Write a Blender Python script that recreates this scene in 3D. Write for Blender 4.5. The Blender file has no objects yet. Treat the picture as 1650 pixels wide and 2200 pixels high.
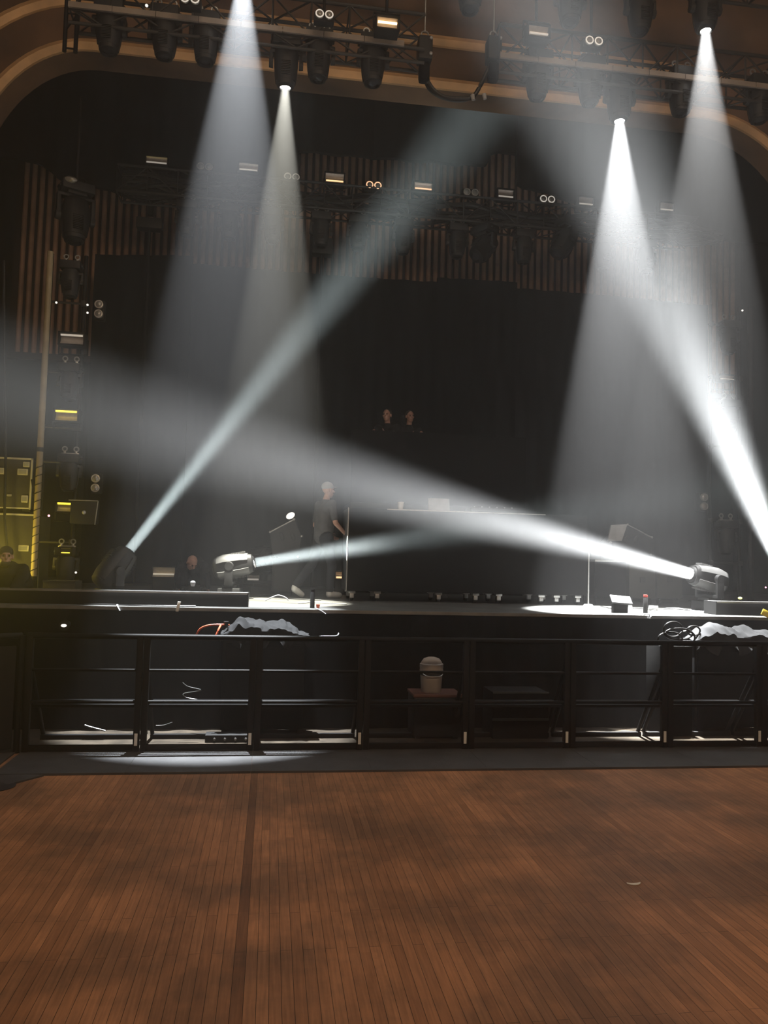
import bpy, bmesh, math, random
from mathutils import Vector, Matrix, Quaternion, noise as mnoise
random.seed(7)
sc = bpy.context.scene
COL = sc.collection
R_ = math.radians

# ------------------------------------------------------------------ camera
FPX, CAMH = 1700.0, 2.0
yaw, pit, rol = R_(8.0), R_(3.4), R_(1.5)
cf = Vector((math.sin(yaw)*math.cos(pit), math.cos(yaw)*math.cos(pit), math.sin(pit)))
cr0 = Vector((math.cos(yaw), -math.sin(yaw), 0))
cu0 = cr0.cross(cf)
cR = cr0*math.cos(rol) + cu0*math.sin(rol)
cU = -cr0*math.sin(rol) + cu0*math.cos(rol)
CAM = Vector((0, 0, CAMH))
cd = bpy.data.cameras.new('camera')
cam = bpy.data.objects.new('camera', cd)
COL.objects.link(cam)
cd.sensor_fit = 'VERTICAL'
cd.sensor_height = 36
cd.lens = 36*FPX/2200
cd.clip_start = 0.05
M = Matrix((cR, cU, -cf)).transposed().to_4x4()
M.translation = CAM
cam.matrix_world = M
sc.camera = cam

def ray(px, py):
    return cf + cR*((px-825)/FPX) - cU*((py-1100)/FPX)
def P(px, py, Y):            # point of the place seen at (px, py), standing at depth Y
    d = ray(px, py)
    return CAM + d*(Y/d.y)
def G(px, py, z=0.0):        # point on a level surface of height z
    d = ray(px, py)
    return CAM + d*((z-CAMH)/d.z)

# ------------------------------------------------------------------ materials
def mat(name, col, rough=0.6, metal=0.0, noise=0.0, scale=8.0, spec=0.5, emit=None, estr=0.0, bump=0.0, bscale=60.0, sheen=0.0):
    m = bpy.data.materials.new(name)
    m.use_nodes = True
    nt = m.node_tree
    b = nt.nodes['Principled BSDF']
    b.inputs['Roughness'].default_value = rough
    b.inputs['Metallic'].default_value = metal
    b.inputs['Specular IOR Level'].default_value = spec
    b.inputs['Base Color'].default_value = (*col, 1)
    if sheen:
        b.inputs['Sheen Weight'].default_value = sheen
    tc = nt.nodes.new('ShaderNodeTexCoord')
    if noise:
        n = nt.nodes.new('ShaderNodeTexNoise')
        n.inputs['Scale'].default_value = scale
        n.inputs['Detail'].default_value = 4
        nt.links.new(tc.outputs['Object'], n.inputs['Vector'])
        mr = nt.nodes.new('ShaderNodeMapRange')
        mr.inputs['From Min'].default_value = 0.3
        mr.inputs['From Max'].default_value = 0.7
        mr.inputs['To Min'].default_value = 1-noise
        mr.inputs['To Max'].default_value = 1+noise
        nt.links.new(n.outputs['Fac'], mr.inputs['Value'])
        mx = nt.nodes.new('ShaderNodeVectorMath')
        mx.operation = 'SCALE'
        mx.inputs[0].default_value = col
        nt.links.new(mr.outputs['Result'], mx.inputs['Scale'])
        nt.links.new(mx.outputs['Vector'], b.inputs['Base Color'])
    if bump:
        n2 = nt.nodes.new('ShaderNodeTexNoise')
        n2.inputs['Scale'].default_value = bscale
        nt.links.new(tc.outputs['Object'], n2.inputs['Vector'])
        bp = nt.nodes.new('ShaderNodeBump')
        bp.inputs['Strength'].default_value = bump
        bp.inputs['Distance'].default_value = 0.01
        nt.links.new(n2.outputs['Fac'], bp.inputs['Height'])
        nt.links.new(bp.outputs['Normal'], b.inputs['Normal'])
    if emit:
        m.cycles.emission_sampling = 'NONE'
        b.inputs['Emission Color'].default_value = (*emit, 1)
        b.inputs['Emission Strength'].default_value = estr
    return m

MT = {
 'black_plastic': mat('black_plastic', (.011,.011,.0115), .55, 0, .2, 10, .35),
 'black_metal':   mat('black_metal', (.006,.006,.0062), .6, 0, .25, 6, .2),
 'rail_metal':    mat('rail_metal', (.004,.004,.0042), .5, 0, .3, 9, .12),
 'truss_metal':   mat('truss_metal', (.016,.015,.014), .6, 0, .3, 4),
 'truss_shelf':   mat('truss_shelf', (.24,.2,.165), .7, 0, .2, 3),
 'cover_grey':    mat('cover_grey', (.07,.07,.07), .4, 0, .15, 8),
 'matt_black':    mat('matt_black', (.005,.005,.005), .8, 0, .2, 6, .15),
 'drape':         mat('drape', (.006,.006,.0065), .95, 0, .3, 2, .03),
 'backdrop':      mat('backdrop', (.006,.006,.006), .9, 0, .2, 3, .05),
 'cloth_front':   mat('cloth_front', (.008,.008,.008), .9, 0, .2, 5, .05),
 'deck':          mat('deck', (.07,.07,.066), .5, 0, .45, 2.2, .5, bump=.2),
 'deck_edge':     mat('deck_edge', (.35,.35,.34), .35, .7, .2, 5),
 'plate':         mat('plate', (.05,.051,.053), .7, 0, .3, 3, bump=.2),
 'plaster':       mat('plaster', (.12,.066,.036), .85, 0, .55, 1.1, bump=.3, bscale=14),
 'gold':          mat('gold', (.60,.36,.17), .6, 0, .25, 2.5, bump=.2, bscale=25),
 'rib':           mat('rib', (.42,.26,.175), .7, 0, .25, 3),
 'rib_back':      mat('rib_back', (.022,.011,.007), .9),
 'aluminium':     mat('aluminium', (.45,.45,.44), .35, .8, .15, 8),
 'pale_grey':     mat('pale_grey', (.3,.3,.3), .6, 0, .15, 8),
 'case_panel':    mat('case_panel', (.035,.033,.028), .6, 0, .2, 4),
 'reflector':     mat('reflector', (.42,.38,.34), .35, .4, .1, 20),
 'lens_dark':     mat('lens_dark', (.03,.03,.035), .08, 0),
 'lens_clear':    mat('lens_clear', (.25,.24,.22), .15, .3),
 'skin':          mat('skin', (.42,.24,.18), .55, 0, .1, 30),
 'shirt_grey':    mat('shirt_grey', (.07,.068,.07), .9, 0, .2, 14, .2),
 'shirt_black':   mat('shirt_black', (.012,.012,.013), .9, 0, .2, 14, .2),
 'trouser':       mat('trouser', (.014,.014,.016), .9, 0, .2, 14, .2),
 'shoe_white':    mat('shoe_white', (.6,.6,.58), .6),
 'shoe_dark':     mat('shoe_dark', (.02,.02,.02), .5),
 'hair':          mat('hair', (.012,.010,.008), .7, 0, .3, 60),
 'cap_grey':      mat('cap_grey', (.3,.3,.31), .9),
 'cap_dark':      mat('cap_dark', (.02,.018,.018), .9),
 'cloth_dark':    mat('cloth_dark', (.009,.0095,.0105), .9, 0, .2, 12, .3),
 'cloth_light':   mat('cloth_light', (.021,.022,.024), .9, 0, .15, 12, .3),
 'bucket':        mat('bucket', (.33,.29,.26), .5, 0, .08, 12),
 'bucket_band':   mat('bucket_band', (.02,.018,.016), .6),
 'case_red':      mat('case_red', (.10,.04,.03), .6, 0, .3, 8),
 'cable_black':   mat('cable_black', (.008,.008,.008), .4),
 'cable_grey':    mat('cable_grey', (.35,.36,.38), .45),
 'cable_dim':     mat('cable_dim', (.07,.075,.07), .35),
 'case_edge':     mat('case_edge', (.5,.48,.42), .45, .15, .1, 6),
 'cable_orange':  mat('cable_orange', (.55,.11,.05), .5),
 'cable_white':   mat('cable_white', (.75,.75,.74), .5),
 'tape_highlight_white':    mat('tape_highlight_white', (.75,.72,.66), .6),
 'tape_yellow':   mat('tape_yellow', (.75,.6,.06), .6),
 'post_yellow':   mat('post_yellow', (.26,.21,.125), .6, 0, .15, 6),
 'red_plastic':   mat('red_plastic', (.4,.05,.04), .5),
 'paper':         mat('paper', (.8,.78,.74), .8),
 'rubber':        mat('rubber', (.012,.012,.012), .7),
 'screen':        mat('screen', (.5,.5,.5), .25),
 'wing_floor':    mat('wing_floor', (.03,.028,.022), .7, 0, .3, 3),
 'lamp_white':    mat('lamp_white', (.8,.8,.8), .4, emit=(1,.98,.93), estr=40),
 'lamp_cool':     mat('lamp_cool', (.8,.8,.8), .4, emit=(.93,1,1), estr=40),
 'tube_glint_warm':     mat('tube_glint_warm', (.8,.7,.55), .4, emit=(1,.62,.3), estr=1.6),  # tube emission stands in for house light reflected by unlit strobes
 'tube_glint_bright':   mat('tube_glint_bright', (.8,.7,.55), .4, emit=(1,.62,.28), estr=5),
 'tube_glint_yellow':   mat('tube_glint_yellow', (.8,.7,.3), .4, emit=(1,.75,.06), estr=1.6),
 'tube_glint_grey':     mat('tube_glint_grey', (.75,.74,.7), .3, emit=(1,.9,.78), estr=.3),
 'ring_glint_warm':     mat('ring_glint_warm', (.8,.7,.55), .4, emit=(1,.55,.3), estr=1.2),  # ring emission stands in for reflections on the blinder lamps
 'ring_glint_white':    mat('ring_glint_white', (.8,.78,.74), .4, emit=(1,.92,.82), estr=.45),
 'ring_glint_dim':      mat('ring_glint_dim', (.8,.78,.7), .4, emit=(1,.92,.82), estr=.12),
 'dot_red':       mat('dot_red', (.8,.1,.1), .4, emit=(1,.25,.35), estr=5),
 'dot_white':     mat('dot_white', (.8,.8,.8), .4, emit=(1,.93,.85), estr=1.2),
 'dot_yellow':    mat('dot_yellow', (.8,.8,.4), .4, emit=(.9,1,.15), estr=2.0),
}

def lamp_lens(name, col, strength):
    m = bpy.data.materials.new(name); m.use_nodes = True; m.cycles.emission_sampling = 'NONE'
    nt = m.node_tree; nt.nodes.clear()
    o = nt.nodes.new('ShaderNodeOutputMaterial'); a = nt.nodes.new('ShaderNodeAddShader')
    t = nt.nodes.new('ShaderNodeBsdfTransparent'); e = nt.nodes.new('ShaderNodeEmission')
    e.inputs['Color'].default_value = (*col, 1); e.inputs['Strength'].default_value = strength
    nt.links.new(t.outputs[0], a.inputs[0]); nt.links.new(e.outputs[0], a.inputs[1]); nt.links.new(a.outputs[0], o.inputs['Surface'])
    return m
MT['lamp_white'] = lamp_lens('lamp_lens', (1,.98,.94), 12)

def wood_floor():
    m = bpy.data.materials.new('wood_floor')
    m.use_nodes = True
    nt = m.node_tree; N = nt.nodes; L = nt.links
    b = N['Principled BSDF']
    tc = N.new('ShaderNodeTexCoord')
    sep = N.new('ShaderNodeSeparateXYZ'); L.new(tc.outputs['Object'], sep.inputs[0])
    cmb = N.new('ShaderNodeCombineXYZ')
    L.new(sep.outputs['Y'], cmb.inputs['X']); L.new(sep.outputs['X'], cmb.inputs['Y'])
    def brick(off, c1, c2, bw, bias=0.0):
        br = N.new('ShaderNodeTexBrick')
        br.offset = off
        br.inputs['Scale'].default_value = 1
        br.inputs['Brick Width'].default_value = bw
        br.inputs['Row Height'].default_value = 0.057
        br.inputs['Mortar Size'].default_value = 0.0013
        br.inputs['Mortar Smooth'].default_value = .3
        br.inputs['Bias'].default_value = bias
        br.inputs['Color1'].default_value = (*c1, 1); br.inputs['Color2'].default_value = (*c2, 1)
        br.inputs['Mortar'].default_value = (.02, .012, .008, 1)
        L.new(cmb.outputs[0], br.inputs['Vector'])
        return br
    br = brick(.37, (.52,.25,.125), (.44,.21,.105), 1.15)
    # tone of each strip
    fl = N.new('ShaderNodeMath'); fl.operation = 'DIVIDE'; fl.inputs[1].default_value = .057
    L.new(sep.outputs['X'], fl.inputs[0])
    fl2 = N.new('ShaderNodeMath'); fl2.operation = 'FLOOR'; L.new(fl.outputs[0], fl2.inputs[0])
    yl = N.new('ShaderNodeMath'); yl.operation = 'MULTIPLY'; yl.inputs[1].default_value = .35; L.new(sep.outputs['Y'], yl.inputs[0])
    wn0 = N.new('ShaderNodeTexWhiteNoise'); wn0.noise_dimensions = '1D'; L.new(fl2.outputs[0], wn0.inputs['W'])
    yad = N.new('ShaderNodeMath'); yad.operation = 'MULTIPLY_ADD'; yad.inputs[1].default_value = 5.0
    L.new(wn0.outputs['Value'], yad.inputs[0]); L.new(yl.outputs[0], yad.inputs[2])
    yfl = N.new('ShaderNodeMath'); yfl.operation = 'FLOOR'; L.new(yad.outputs[0], yfl.inputs[0])
    cw = N.new('ShaderNodeCombineXYZ'); L.new(fl2.outputs[0], cw.inputs['X']); L.new(yfl.outputs[0], cw.inputs['Y'])
    wn = N.new('ShaderNodeTexWhiteNoise'); wn.noise_dimensions = '2D'; L.new(cw.outputs[0], wn.inputs['Vector'])
    mr = N.new('ShaderNodeMapRange'); mr.inputs['To Min'].default_value = .74; mr.inputs['To Max'].default_value = 1.16
    L.new(wn.outputs['Value'], mr.inputs['Value'])
    s1 = N.new('ShaderNodeVectorMath'); s1.operation = 'SCALE'
    L.new(br.outputs['Color'], s1.inputs[0]); L.new(mr.outputs['Result'], s1.inputs['Scale'])
    # grain
    mp = N.new('ShaderNodeMapping'); mp.inputs['Scale'].default_value = (70, 3.5, 1)
    L.new(tc.outputs['Object'], mp.inputs['Vector'])
    gn = N.new('ShaderNodeTexNoise'); gn.inputs['Scale'].default_value = 1; gn.inputs['Detail'].default_value = 5
    L.new(mp.outputs[0], gn.inputs['Vector'])
    gm = N.new('ShaderNodeMapRange'); gm.inputs['From Min'].default_value=.3; gm.inputs['From Max'].default_value=.7
    gm.inputs['To Min'].default_value = .8; gm.inputs['To Max'].default_value = 1.18
    L.new(gn.outputs['Fac'], gm.inputs['Value'])
    s2 = N.new('ShaderNodeVectorMath'); s2.operation = 'SCALE'
    L.new(s1.outputs[0], s2.inputs[0]); L.new(gm.outputs['Result'], s2.inputs['Scale'])
    # wear: large dull grey-brown stains
    wnz = N.new('ShaderNodeTexNoise'); wnz.inputs['Scale'].default_value = .95; wnz.inputs['Detail'].default_value = 6
    wnz.inputs['Roughness'].default_value = .62
    L.new(tc.outputs['Object'], wnz.inputs['Vector'])
    wm = N.new('ShaderNodeMapRange'); wm.inputs['From Min'].default_value=.46; wm.inputs['From Max'].default_value=.64
    wm.inputs['To Max'].default_value = .8
    wad = N.new('ShaderNodeMath'); wad.operation = 'MULTIPLY_ADD'; wad.inputs[1].default_value = .09
    L.new(wn.outputs['Value'], wad.inputs[0]); L.new(wnz.outputs['Fac'], wad.inputs[2])
    L.new(wad.outputs[0], wm.inputs['Value'])
    mix = N.new('ShaderNodeMix'); mix.data_type = 'RGBA'
    L.new(wm.outputs['Result'], mix.inputs['Factor']); L.new(s2.outputs[0], mix.inputs['A'])
    mul = N.new('ShaderNodeMix'); mul.data_type = 'RGBA'; mul.blend_type = 'MULTIPLY'; mul.inputs['Factor'].default_value = 1
    L.new(s2.outputs[0], mul.inputs['A']); mul.inputs['B'].default_value = (.40,.46,.52,1)
    L.new(mul.outputs['Result'], mix.inputs['B'])
    # one long dark replaced strip, and boards worn unevenly
    st1 = N.new('ShaderNodeMath'); st1.operation = 'SUBTRACT'; L.new(fl2.outputs[0], st1.inputs[0]); st1.inputs[1].default_value = math.floor(G(524,1900).x/.057)
    st2 = N.new('ShaderNodeMath'); st2.operation = 'ABSOLUTE'; L.new(st1.outputs[0], st2.inputs[0])
    st3 = N.new('ShaderNodeMath'); st3.operation = 'LESS_THAN'; L.new(st2.outputs[0], st3.inputs[0]); st3.inputs[1].default_value = .5
    st4 = N.new('ShaderNodeMath'); st4.operation = 'MULTIPLY'; L.new(st3.outputs[0], st4.inputs[0]); st4.inputs[1].default_value = .45
    dk = N.new('ShaderNodeMix'); dk.data_type = 'RGBA'; dk.blend_type = 'MULTIPLY'
    L.new(st4.outputs[0], dk.inputs['Factor']); L.new(mix.outputs['Result'], dk.inputs['A']); dk.inputs['B'].default_value = (.22,.22,.24,1)
    mix = dk
    L.new(mix.outputs['Result'], b.inputs['Base Color'])
    b.inputs['Roughness'].default_value = .52
    b.inputs['Specular IOR Level'].default_value = .3
    bp = N.new('ShaderNodeBump'); bp.inputs['Strength'].default_value = .35; bp.inputs['Distance'].default_value = .004
    L.new(br.outputs['Fac'], bp.inputs['Height']); bp.invert = True
    L.new(bp.outputs['Normal'], b.inputs['Normal'])
    return m
MT['wood_floor'] = wood_floor()

# ------------------------------------------------------------------ mesh builder
def frame_z(d, up=Vector((0,0,1))):
    z = Vector(d).normalized()
    x = Vector(up).cross(z)
    if x.length < 1e-4: x = Vector((1,0,0))
    x.normalize()
    y = z.cross(x)
    return Matrix((x, y, z)).transposed()

class MB:
    def __init__(s): s.bm = bmesh.new()
    def box(s, c, size, rot=None, bev=0.0, seg=2):
        m = Matrix.Translation(Vector(c))
        if rot is not None: m = m @ (rot.to_4x4() if isinstance(rot, Matrix) else rot)
        m = m @ Matrix.Diagonal((*size, 1))
        r = bmesh.ops.create_cube(s.bm, size=1, matrix=m)
        if bev:
            es = {e for v in r['verts'] for e in v.link_edges}
            bmesh.ops.bevel(s.bm, geom=list(es), offset=min(bev, min(size)*.45), segments=seg, affect='EDGES', profile=.6)
        return s
    def bx(s, a, b, bev=0.0):      # by two corners
        a, b = Vector(a), Vector(b)
        return s.box((a+b)/2, [max(abs(q),1e-4) for q in (b-a)], None, bev)
    def cyl(s, a, b, r0, r1=None, n=12, cap=True):
        a, b = Vector(a), Vector(b)
        if r1 is None: r1 = r0
        d = b-a
        m = Matrix.Translation((a+b)/2) @ frame_z(d).to_4x4()
        bmesh.ops.create_cone(s.bm, cap_ends=cap, segments=n, radius1=r0, radius2=max(r1,1e-5), depth=d.length, matrix=m)
        return s
    def sph(s, c, r, n=12, sc_=(1,1,1), rot=None):
        m = Matrix.Translation(Vector(c))
        if rot is not None: m = m @ rot.to_4x4()
        m = m @ Matrix.Diagonal((*[r*q for q in sc_], 1))
        bmesh.ops.create_uvsphere(s.bm, u_segments=n, v_segments=max(6, n//2+1), radius=1, matrix=m)
        return s
    def cap(s, a, b, r0, r1, n=12):
        s.sph(a, r0, n); s.sph(b, r1, n)
        if (Vector(b)-Vector(a)).length > 1e-4: s.cyl(a, b, r0, r1, n)
        return s
    def rings(s, rings, closed_ends=True, loop=True):
        vr = [[s.bm.verts.new(p) for p in r] for r in rings]
        n = len(vr[0])
        for i in range(len(vr)-1):
            for j in range(n if loop else n-1):
                k = (j+1) % n
                try: s.bm.faces.new((vr[i][j], vr[i][k], vr[i+1][k], vr[i+1][j]))
                except ValueError: pass
        if closed_ends:
            s.bm.faces.new(list(reversed(vr[0]))); s.bm.faces.new(vr[-1])
        return s
    def tube(s, pts, r, n=7, smooth=True):
        pts = [Vector(p) for p in pts]
        if smooth and len(pts) > 2: pts = crom(pts, 6)
        rr = []
        up = Vector((0,0,1))
        for i, p in enumerate(pts):
            d = (pts[min(i+1, len(pts)-1)]-pts[max(i-1, 0)])
            if d.length < 1e-7: d = Vector((0,0,1))
            d.normalize()
            ref = up if abs(d.z) < .9 else Vector((0,1,0))
            x = ref.cross(d).normalized(); y = d.cross(x)
            rr.append([p + x*(r*math.cos(2*math.pi*k/n)) + y*(r*math.sin(2*math.pi*k/n)) for k in range(n)])
        return s.rings(rr)
    def lathe(s, prof, m=Matrix(), n=20, closed=True):
        rr = [[m @ Vector((r*math.cos(2*math.pi*k/n), r*math.sin(2*math.pi*k/n), z)) for k in range(n)] for r, z in prof]
        return s.rings(rr, closed)
    def prism(s, poly, a, b, axis='Y'):   # polygon in (u,v), extruded along an axis from a to b
        def pt(u, v, w):
            return Vector((u, w, v)) if axis == 'Y' else (Vector((w, u, v)) if axis == 'X' else Vector((u, v, w)))
        return s.rings([[pt(u, v, a) for u, v in poly], [pt(u, v, b) for u, v in poly]])
    def torus(s, c, R, r, m3=None, n=20, k=7):
        m3 = m3 or Matrix.Identity(3)
        rr = []
        for i in range(n+1):
            a = 2*math.pi*i/n
            rr.append([Vector(c) + m3 @ Vector(((R+r*math.cos(2*math.pi*j/k))*math.cos(a), (R+r*math.cos(2*math.pi*j/k))*math.sin(a), r*math.sin(2*math.pi*j/k))) for j in range(k)])
        return s.rings(rr, False)
    def xf(s, m):
        bmesh.ops.transform(s.bm, matrix=m, verts=s.bm.verts); return s

def crom(p, k):
    out = []
    for i in range(len(p)-1):
        p0, p1, p2, p3 = p[max(i-1,0)], p[i], p[i+1], p[min(i+2, len(p)-1)]
        for j in range(k):
            t = j/k
            out.append(.5*((2*p1)+(p2-p0)*t+(2*p0-5*p1+4*p2-p3)*t*t+(3*p1-p0-3*p2+p3)*t**3))
    out.append(p[-1])
    return out

WLOC = {}
def finish(bm, name, material, angle=35):
    bmesh.ops.recalc_face_normals(bm, faces=bm.faces)
    me = bpy.data.meshes.new(name)
    bm.to_mesh(me); bm.free()
    me.shade_smooth()
    me.set_sharp_from_angle(angle=R_(angle))
    me.materials.append(material)
    return me

def thing(name, label, cat, loc=(0,0,0), group=None, rot=None):
    o = bpy.data.objects.new(name, None)
    o.empty_display_size = .1
    COL.objects.link(o)
    o.location = loc
    if rot is not None: o.rotation_euler = rot
    o['label'] = label; o['category'] = cat
    if group: o['group'] = group
    WLOC[o] = Vector(loc)
    return o
def part(name, mb, m, parent, local=False, label=None, stuff=False):
    if not local: mb.xf(Matrix.Translation(-WLOC[parent]))
    o = bpy.data.objects.new(name, finish(mb.bm, name, MT[m]))
    COL.objects.link(o)
    o.parent = parent
    WLOC[o] = WLOC[parent]
    if label: o['label'] = label
    if stuff: o['kind'] = 'stuff'
    return o
def solo(name, mb, m, label, cat, group=None, origin=None):
    if origin is None:
        vs = [v.co for v in mb.bm.verts]
        origin = Vector((sum(v.x for v in vs)/len(vs), sum(v.y for v in vs)/len(vs), min(v.z for v in vs)))
    mb.xf(Matrix.Translation(-Vector(origin)))
    o = bpy.data.objects.new(name, finish(mb.bm, name, MT[m]))
    COL.objects.link(o); o.location = origin
    o['label'] = label; o['category'] = cat
    if group: o['group'] = group
    WLOC[o] = Vector(origin)
    return o
def struct(name, mb, m, label=None):
    o = bpy.data.objects.new(name, finish(mb.bm, name, MT[m]))
    COL.objects.link(o); o['kind'] = 'structure'
    WLOC[o] = Vector((0,0,0))
    if label: o['label'] = label
    return o
def kids(o): return [c for c in bpy.data.objects if c.parent == o]
def dup(root, loc, label, group=None, rot=None, scale=None):
    r = root.copy(); COL.objects.link(r); r.location = loc
    if rot is not None: r.rotation_euler = rot
    if scale: r.scale = (scale,)*3
    r['label'] = label
    if group: r['group'] = group
    for ch in kids(root):
        c = ch.copy(); COL.objects.link(c); c.parent = r
        for g in kids(ch):
            d = g.copy(); COL.objects.link(d); d.parent = c
    return r

# ------------------------------------------------------------------ setting
SZ, SY = 1.37, 9.55          # stage height and front edge
PY = 12.5                    # proscenium wall
struct('floor', MB().bx((-12,-4,-.1), (16, 8.33, 0)), 'wood_floor')
MT['pit_wood_dim'] = mat('pit_wood_dim', (.045,.036,.026), .8, 0, .45, 5, .15)  # darker copy of the floor wood, standing in for dimmer pit light
struct('floor_pit', MB().bx((-12,8.331,-.1), (16, 9.6, 0)), 'pit_wood_dim')
st = struct('floor_stage', MB().bx((-12, SY, SZ-.14), (16, 20.5, SZ)), 'deck')
struct('trim_3', MB().bx((-12, SY-.03, SZ-.035), (16, SY-.001, SZ+.004)), 'deck_edge')
# black skirt under the stage lip, gently pleated
mb = MB()
rr = [[], []]
n = 700
for i in range(n+1):
    x = -12 + 28*i/n
    y = 9.42 + .018*math.sin(x*19) + .012*math.sin(x*7.3+1)
    rr[0].append(Vector((x, y, 0.0))); rr[1].append(Vector((x, y, SZ-.036)))
mb.rings(rr, False, loop=False)
for i in range(n+1): pass
sk = solo('stage_skirt', mb, 'drape', 'long black pleated skirt hanging from the stage lip', 'stage skirt')

# black stage house
struct('wall_back', MB().bx((-12, 20.3, 0), (16, 20.5, 13)), 'drape')
struct('wall_left', MB().bx((-7.2, PY+.5, SZ), (-7.0, 20.3, 13)), 'drape')
struct('wall_right', MB().bx((12.6, PY+.5, SZ), (12.8, 20.3, 13)), 'drape')
struct('ceiling', MB().bx((-12, PY+.5, 12.6), (16, 20.5, 12.8)), 'drape')

# proscenium opening, traced as an arch
def arch(off=0.0):
    c1 = P(200,110,PY); top = c1.z
    lx, rx = c1.x, P(1505,246,PY).x
    a1, b1, a2 = 1.75, 2.4, 2.2
    zc = top - b1
    pts = [Vector((lx-a1-off, 0, SZ-1.3))]
    for k in range(0, 19):
        t = math.pi - (math.pi/2)*k/18
        pts.append(Vector((lx+(a1+off)*math.cos(t), 0, zc+(b1+off)*math.sin(t))))
    for k in range(0, 19):
        t = math.pi/2 - (math.pi/2)*k/18
        pts.append(Vector((rx+(a2+off)*math.cos(t), 0, zc+(b1+off)*math.sin(t))))
    pts.append(Vector((rx+a2+off, 0, SZ-1.3)))
    return pts
ip = arch(0)
op = []
for i, p in enumerate(ip):
    if p.z < 4: op.append(Vector((-12 if i == 0 else 16, 0, p.z)))
    else:
        op.append(Vector((p.x, 0, 13.0)) if True else p)
# outer loop: push to the rectangle's border
x0, x1 = -12.0, 16.0
mb = MB()
def outer(p, i, n):
    if i == 0: return Vector((x0, 0, p.z))
    if i == n-1: return Vector((x1, 0, p.z))
    c = Vector((2.0, 0, 5.0)); d = p-c
    t = min(((x1-c.x)/d.x) if d.x > 0 else ((x0-c.x)/d.x) if d.x < 0 else 1e9, ((13.5-c.z)/d.z) if d.z > 0 else 1e9)
    return c + d*t
n = len(ip)
fr = lambda p, y: Vector((p.x, y, p.z))
quads = [[fr(p, PY) for p in ip], [fr(outer(p, i, n), PY) for i, p in enumerate(ip)],
         [fr(outer(p, i, n), PY+.5) for i, p in enumerate(ip)], [fr(p, PY+.5) for p in ip], [fr(p, PY) for p in ip]]
mb.rings(quads, False, loop=False)
struct('wall_proscenium', mb, 'plaster')
def molding(o0, o1, y0, y1, name, m):
    a, b = arch(o0), arch(o1)
    mid = arch((o0+o1)/2)
    prof = [[fr(p, PY) for p in a], [fr(p, y0) for p in a], [fr(p, y1) for p in mid], [fr(p, y0) for p in b], [fr(p, PY) for p in b]]
    struct(name, MB().rings(prof, False, loop=False), m)
molding(-.01, .17, PY-.05, PY-.11, 'trim_1', 'gold')
molding(.72, .90, PY-.05, PY-.1, 'trim_2', 'gold')

# ------------------------------------------------------------------ ribbed back of the stage
mb = MB()
YB = 18.0
xa, xb = P(46,600,YB).x, P(1576,600,YB).x
zt, zb = P(830,300,YB).z, P(70,760,YB).z
pitch = .168
k = 0
x = xa
while x < xb:
    w = pitch*.62
    prof = [(x + w*.5*math.cos(a), YB - .075*math.sin(a)) for a in [math.pi*q/8 for q in range(9)]]
    mb.rings([[Vector((u, v, zb)) for u, v in prof], [Vector((u, v, zt)) for u, v in prof]], True)
    x += pitch
rb = thing('ribbed_backdrop', 'brown backdrop of vertical round ribs across the rear of the stage', 'backdrop', (2.5, YB, zb))
part('rib_panel', mb, 'rib', rb)
part('backing', MB().bx((xa-.2, YB+.005, zb), (xb+.2, YB+.04, zt)), 'rib_back', rb)
part('foot_rail', MB().bx((xa-.2, YB-.1, zb-.14), (xb+.2, YB+.04, zb)), 'rib_back', rb)

def drape_px(name, pts, Y, m, label, cat, top=None, bottom=None, depth=.12, wave=.035, freq=7.0):
    """hanging cloth: outline (lower or upper edge) given along x, gathered in soft folds"""
    e = crom([Vector((P(x, y, Y).x, 0, P(x, y, Y).z)) for x, y in pts], 10) if len(pts) > 2 else [Vector((P(x, y, Y).x, 0, P(x, y, Y).z)) for x, y in pts]
    if len(pts) == 2:
        a, b = e; e = [a.lerp(b, i/80) for i in range(81)]
    f, g = [], []
    for p in e:
        w = wave*math.sin(p.x*freq) + wave*.5*math.sin(p.x*freq*2.3+1)
        z0 = p.z if top is None else top
        z1 = p.z if bottom is None else bottom
        f.append([Vector((p.x, Y+w, z1)), Vector((p.x, Y+w, z0)), Vector((p.x, Y+w+depth, z0)), Vector((p.x, Y+w+depth, z1))])
    return solo(name, MB().rings(f, True), m, label, cat)

drape_px('border_drape', [(-120,325),(55,343),(100,360),(130,385),(190,398),(250,412),(300,430),(360,431),(450,432),(560,424),(640,400)], 17.2, 'drape',
         'black border drape with a curved hem above the ribs behind the house-left tower', 'border drape', top=12.5)
drape_px('border_drape', [(1110,395),(1180,415),(1290,450),(1400,485),(1480,505),(1560,515),(1720,530)], 17.2, 'drape',
         'black border drape above the ribs toward the dark right-hand tower', 'border drape', top=12.5)
drape_px('border_drape', [(640,322),(760,333),(900,344),(1000,352),(1045,352),(1062,326),(1130,335)], 17.4, 'drape', 'black border drape above the ribs behind the orange ring lamps', 'border drape', top=12.5)

# black masking wall, its upper edge stepped
segs = [((205,547),(415,549),'first black masking panel behind the strobe on a tall stand'),
        ((415,566),(690,589),'second black masking panel under the narrow warm beam'),
        ((690,590),(940,606),'third black masking panel under the long rising beam'),
        ((940,596),(1112,606),'raised black masking panel behind the drop-hung moving head'),
        ((1112,619),(1300,634),'fifth black masking panel under the bright straight-down beam'),
        ((1300,634),(1520,656),'last black masking panel before the dark right-hand tower')]
for a, b, lab in segs:
    drape_px('masking_panel', [a, b], 16.5, 'backdrop', lab, 'masking panel', bottom=SZ, depth=.08, wave=.02, freq=9)

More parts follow.
